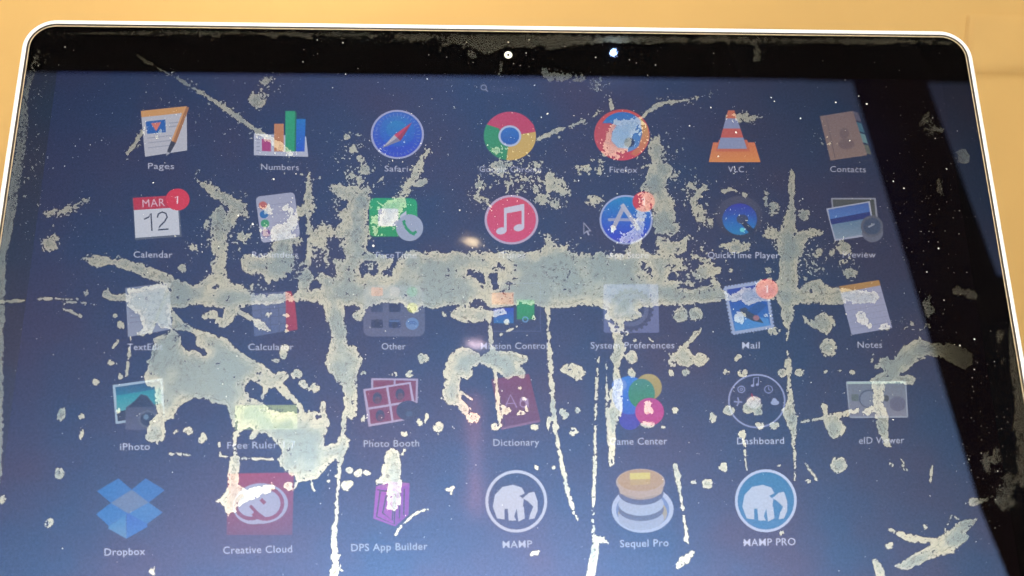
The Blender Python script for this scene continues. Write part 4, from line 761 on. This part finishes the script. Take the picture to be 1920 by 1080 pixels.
def emit(out, mask, name, mt, n, kind=None, label=None):
    P_, D_, S_ = [], [], []
    for pts, dv, L in out:
        s = mask[L]
        if s.any():
            p = pts[s]; P_.append(p.reshape(-1, 2)); D_.append(dv[s].ravel()); S_.append(np.full(len(p), p.shape[1]))
    if not P_: return None
    p = np.concatenate(P_); d = np.concatenate(D_); s = np.concatenate(S_)
    co = un_arr(p[:, 0], p[:, 1], n)
    key = np.round(p * 64).astype(np.int64); key = key[:, 0] * 1000003 + key[:, 1]
    _, first, inv = np.unique(key, return_index=True, return_inverse=True)
    co = co[first]; d = d[first]
    me = bpy.data.meshes.new(name); me.vertices.add(len(co)); me.vertices.foreach_set('co', co.astype(np.float32).ravel())
    st = np.concatenate(([0], np.cumsum(s)[:-1]))
    # photo rows run downwards, so reverse the corners to face the viewer
    idx = np.arange(len(inv)); own = np.repeat(np.arange(len(s)), s); rev = st[own] + (s[own] - 1 - (idx - st[own]))
    me.loops.add(len(inv)); me.loops.foreach_set('vertex_index', inv[rev].astype(np.int32))
    me.polygons.add(len(s)); me.polygons.foreach_set('loop_start', st.astype(np.int32))
    me.update(calc_edges=True); me.validate()
    a = me.attributes.new('depth', 'FLOAT', 'POINT')
    if len(a.data) == len(d): a.data.foreach_set('value', d.astype(np.float32))
    me.materials.append(mt)
    o = bpy.data.objects.new(name, me); C.objects.link(o); o.parent = glass
    if kind: o['kind'] = kind
    if label: o['label'] = label
    return o

def worn(name, gcol, ecol, tcol, diff, rough):
    mt, nt, out = mat(name)
    at = node(nt, 'ShaderNodeAttribute', attribute_name='depth'); tc = node(nt, 'ShaderNodeTexCoord')
    tr = node(nt, 'ShaderNodeBsdfTransparent', i_Color=tcol + (1,))
    gl = node(nt, 'ShaderNodeBsdfGlossy', i_Roughness=rough)
    mr = node(nt, 'ShaderNodeMapRange', i_1=0.0, i_2=20.0); nt.links.new(at.outputs['Fac'], mr.inputs[0])
    n1 = node(nt, 'ShaderNodeTexNoise', i_Scale=110.0, i_Detail=5.0, i_Roughness=0.65); nt.links.new(tc.outputs['Object'], n1.inputs['Vector'])
    am = node(nt, 'ShaderNodeMath', operation='MULTIPLY_ADD', i_1=1.9, i_2=-0.95); nt.links.new(n1.outputs[0], am.inputs[0])
    ad0 = node(nt, 'ShaderNodeMath', operation='ADD'); nt.links.new(mr.outputs[0], ad0.inputs[0]); nw = node(nt, 'ShaderNodeTexNoise', i_Scale=55.0, i_Detail=2.0); nt.links.new(tc.outputs['Object'], nw.inputs['Vector'])
    aw = node(nt, 'ShaderNodeMath', operation='MULTIPLY_ADD', i_1=2.6, i_2=-1.3); nt.links.new(nw.outputs[0], aw.inputs[0])
    as_ = node(nt, 'ShaderNodeMath', operation='ADD'); nt.links.new(am.outputs[0], as_.inputs[0]); nt.links.new(aw.outputs[0], as_.inputs[1])
    nt.links.new(as_.outputs[0], ad0.inputs[1])
    rp = node(nt, 'ShaderNodeValToRGB'); e = rp.color_ramp.elements
    e[0].position = 0.0; e[0].color = ecol + (1,); e[1].position = 0.95; e[1].color = gcol + (1,)
    nt.links.new(ad0.outputs[0], rp.inputs[0])
    # brownish veins and grime
    vo = node(nt, 'ShaderNodeTexNoise', i_Scale=700.0, i_Detail=5.0, i_Roughness=0.7, i_Distortion=0.6); nt.links.new(tc.outputs['Object'], vo.inputs['Vector'])
    vr = node(nt, 'ShaderNodeValToRGB'); q = vr.color_ramp.elements
    q[0].position = 0.32; q[0].color = (0.36, 0.31, 0.28, 1); q[1].position = 0.47; q[1].color = (1, 1, 1, 1)
    nt.links.new(vo.outputs[0], vr.inputs[0])
    mx = node(nt, 'ShaderNodeMix', data_type='RGBA', blend_type='MULTIPLY'); mx.inputs[0].default_value = 0.85
    lo = node(nt, 'ShaderNodeTexNoise', i_Scale=38.0, i_Detail=3.0); nt.links.new(tc.outputs['Object'], lo.inputs['Vector'])
    lm = node(nt, 'ShaderNodeMapRange', i_1=0.44, i_2=0.62, i_3=0.30, i_4=1.0); nt.links.new(lo.outputs[0], lm.inputs[0])
    nt.links.new(lm.outputs[0], mx.inputs[0])
    nt.links.new(rp.outputs[0], mx.inputs[6]); nt.links.new(vr.outputs[0], mx.inputs[7])
    # the dark drying line a little way in from the edge
    cr = node(nt, 'ShaderNodeValToRGB'); c = cr.color_ramp.elements
    c[0].position = 0.0; c[0].color = (1, 1, 1, 1); c[1].position = 1.0; c[1].color = (1, 1, 1, 1)
    for ps, v in ((0.25, 1.0), (0.32, 0.42), (0.38, 1.0)):
        x = c.new(ps); x.color = (v, v, v, 1)
    m2 = node(nt, 'ShaderNodeMapRange', i_1=0.0, i_2=24.0); nt.links.new(at.outputs['Fac'], m2.inputs[0])
    a2 = node(nt, 'ShaderNodeMath', operation='MULTIPLY_ADD', i_1=0.34, i_2=-0.17); nt.links.new(n1.outputs[0], a2.inputs[0])
    a3 = node(nt, 'ShaderNodeMath', operation='ADD'); nt.links.new(m2.outputs[0], a3.inputs[0]); nt.links.new(a2.outputs[0], a3.inputs[1])
    nt.links.new(a3.outputs[0], cr.inputs[0])
    mx2 = node(nt, 'ShaderNodeMix', data_type='RGBA', blend_type='MULTIPLY'); mx2.inputs[0].default_value = 0.7
    nt.links.new(mx.outputs[2], mx2.inputs[6]); nt.links.new(cr.outputs[0], mx2.inputs[7])
    nt.links.new(mx2.outputs[2], gl.inputs['Color'])
    df = node(nt, 'ShaderNodeBsdfDiffuse', i_Color=diff + (1,))
    ad = node(nt, 'ShaderNodeAddShader'); nt.links.new(tr.outputs[0], ad.inputs[0]); nt.links.new(gl.outputs[0], ad.inputs[1])
    ad2 = node(nt, 'ShaderNodeAddShader'); nt.links.new(ad.outputs[0], ad2.inputs[0]); nt.links.new(df.outputs[0], ad2.inputs[1])
    nt.links.new(ad2.outputs[0], out.inputs[0])
    return mt
M_worn = worn('worn_coating', (0.142, 0.174, 0.160), (0.278, 0.272, 0.200), (0.85, 0.85, 0.85), (0.012, 0.011, 0.007), 0.07)
M_thin = worn('thin_wear', (0.092, 0.126, 0.134), (0.112, 0.134, 0.130), (0.9, 0.9, 0.9), (0.022, 0.019, 0.013), 0.09)
for F, mt, nm, n, lim in ((MAIN, M_worn, 'coating_stain', 0.012 * mm, 220), (FAINT, M_thin, 'thin_stain', 0.010 * mm, 60)):
    out, lab = patches(F)
    cnt = np.bincount(lab.ravel()); cnt[0] = 0
    order = np.argsort(-cnt)
    big = [k for k in order[:lim] if cnt[k] >= 34]
    for k in big:
        msk = np.zeros(len(cnt), bool); msk[k] = True
        emit(out, msk, nm, mt, n)
    msk = np.ones(len(cnt), bool); msk[0] = False; msk[big] = False
    emit(out, msk, 'stain_speckle', mt, n, kind='stuff')

# ------------------------------------------------------------------ dust lying on the glass
M_dust = principled('dust', (0.50, 0.49, 0.45), 0.9, noise=0.1, scale=500.0)
vs, fs = [], []
rnd = random.Random(3)
def speck(x, y, r, el=1.0, ang=0.0):
    i0 = len(vs); k = 6
    top = un(x, y, 0.06 * mm)
    for a in range(k):
        t = 6.2832 * a / k; q = r * (0.75 + 0.5 * rnd.random())
        dx, dy = q * el * math.cos(t), q * math.sin(t)
        vs.append(un(x + dx * math.cos(ang) - dy * math.sin(ang), y + dx * math.sin(ang) + dy * math.cos(ang), 0.014 * mm))
    vs.append(top)
    for a in range(k): fs.append((i0 + (a + 1) % k, i0 + a, i0 + k))
def on_glass(x, y):
    q = un(x, y); return abs(q[0]) < HALF - 4 * mm and q[1] < TOP - 4 * mm and not (abs(q[0]) > HALF - RAD and q[1] > TOP - RAD)
zones = [(960,330,620,200,520),(960,120,800,50,60),(1740,420,90,280,150),(620,720,520,330,420),(1400,700,480,330,320),(200,450,220,300,170),(1840,840,70,180,70),(330,200,150,70,70),(1000,160,300,60,50)]
for zx, zy, sx, sy, cnt in zones:
    for _ in range(cnt):
        x = rnd.gauss(zx, sx * .55); y = rnd.gauss(zy, sy * .55)
        if -10 < x < 1930 and 60 < y < 1100 and on_glass(x, y):
            r = min(1.5, 0.2 + rnd.expovariate(6)); speck(x, y, r, 1 + 1.2 * rnd.random() ** 3, rnd.random() * 3.14)
for x, y, r in ((500,256,2),(515,148,1.6),(265,1,0),(122,88,2),(568,116,2.2),(643,80,2.4),(648,139,2),(801,148,2.6),(595,75,1.8),(1180,112,2),(1229,122,2),(1338,100,1.4),(1446,183,1.8),(1452,190,1.6),(1625,195,2.6),(1675,340,1.8),(1760,466,2.4),(1738,510,2),(1770,563,1.6),(1827,636,2.4),(1800,648,2.6),(700,461,3),(474,420,3.2),(447,404,2.6),(410,462,2),(290,790,3),(513,336,2.6),(1505,373,1.6),(555,326,1.8),(953,79,2),(1695,353,2),(1380,248,2.6),(1347,293,2.4),(1010,570,0),(1610,180,1.6),(1501,222,2.2),(1567,192,2),(378,458,1.8),(1015,220,1.8),(900,352,2.2),(1293,236,2),(1333,202,1.8),(862,394,2.2)):
    if r: speck(x, y, (0.5 if y < 150 else 0.66) * r, 1.15, 0.6)
d = link_mesh('dust', vs, fs, M_dust, glass); d['kind'] = 'stuff'

# ------------------------------------------------------------------ pale cupboard far behind on the right
def bgp(px, py, y):                          # where a sight line meets the vertical plane at depth y
    d = (RC.T @ np.array([(px - 960) / FPX, (540 - py) / FPX, -1.0])) @ BM
    s = (y - cw[1]) / d[1]; return cw + s * d
M_cup = principled('varnished_board', (0.55, 0.332, 0.108), 0.55, noise=0.05, scale=14.0)
a = bgp(1843, 22, 0.765); b = bgp(1850, 131, 0.765); c = bgp(1881, 131, 0.78)
cup = bpy.data.objects.new('wall_cupboard', None); C.objects.link(cup)
cup.location = (a[0] + 0.15, 0.70, b[2]); cup['label'] = 'pale wooden cupboard on the wall right of the screen'; cup['category'] = 'cupboard'
box('carcass', (a[0] - cup.location.x, 0.796 - 0.70, 0), (0.30, 0.099, a[2] - b[2]), M_cup, cup, 0.0015)
box('door', (a[0] + 0.006 - cup.location.x, 0.7945 - 0.70, 0.006), (0.29, 0.7958 - 0.70, a[2] - b[2] - 0.006), M_cup, cup, 0.0006)
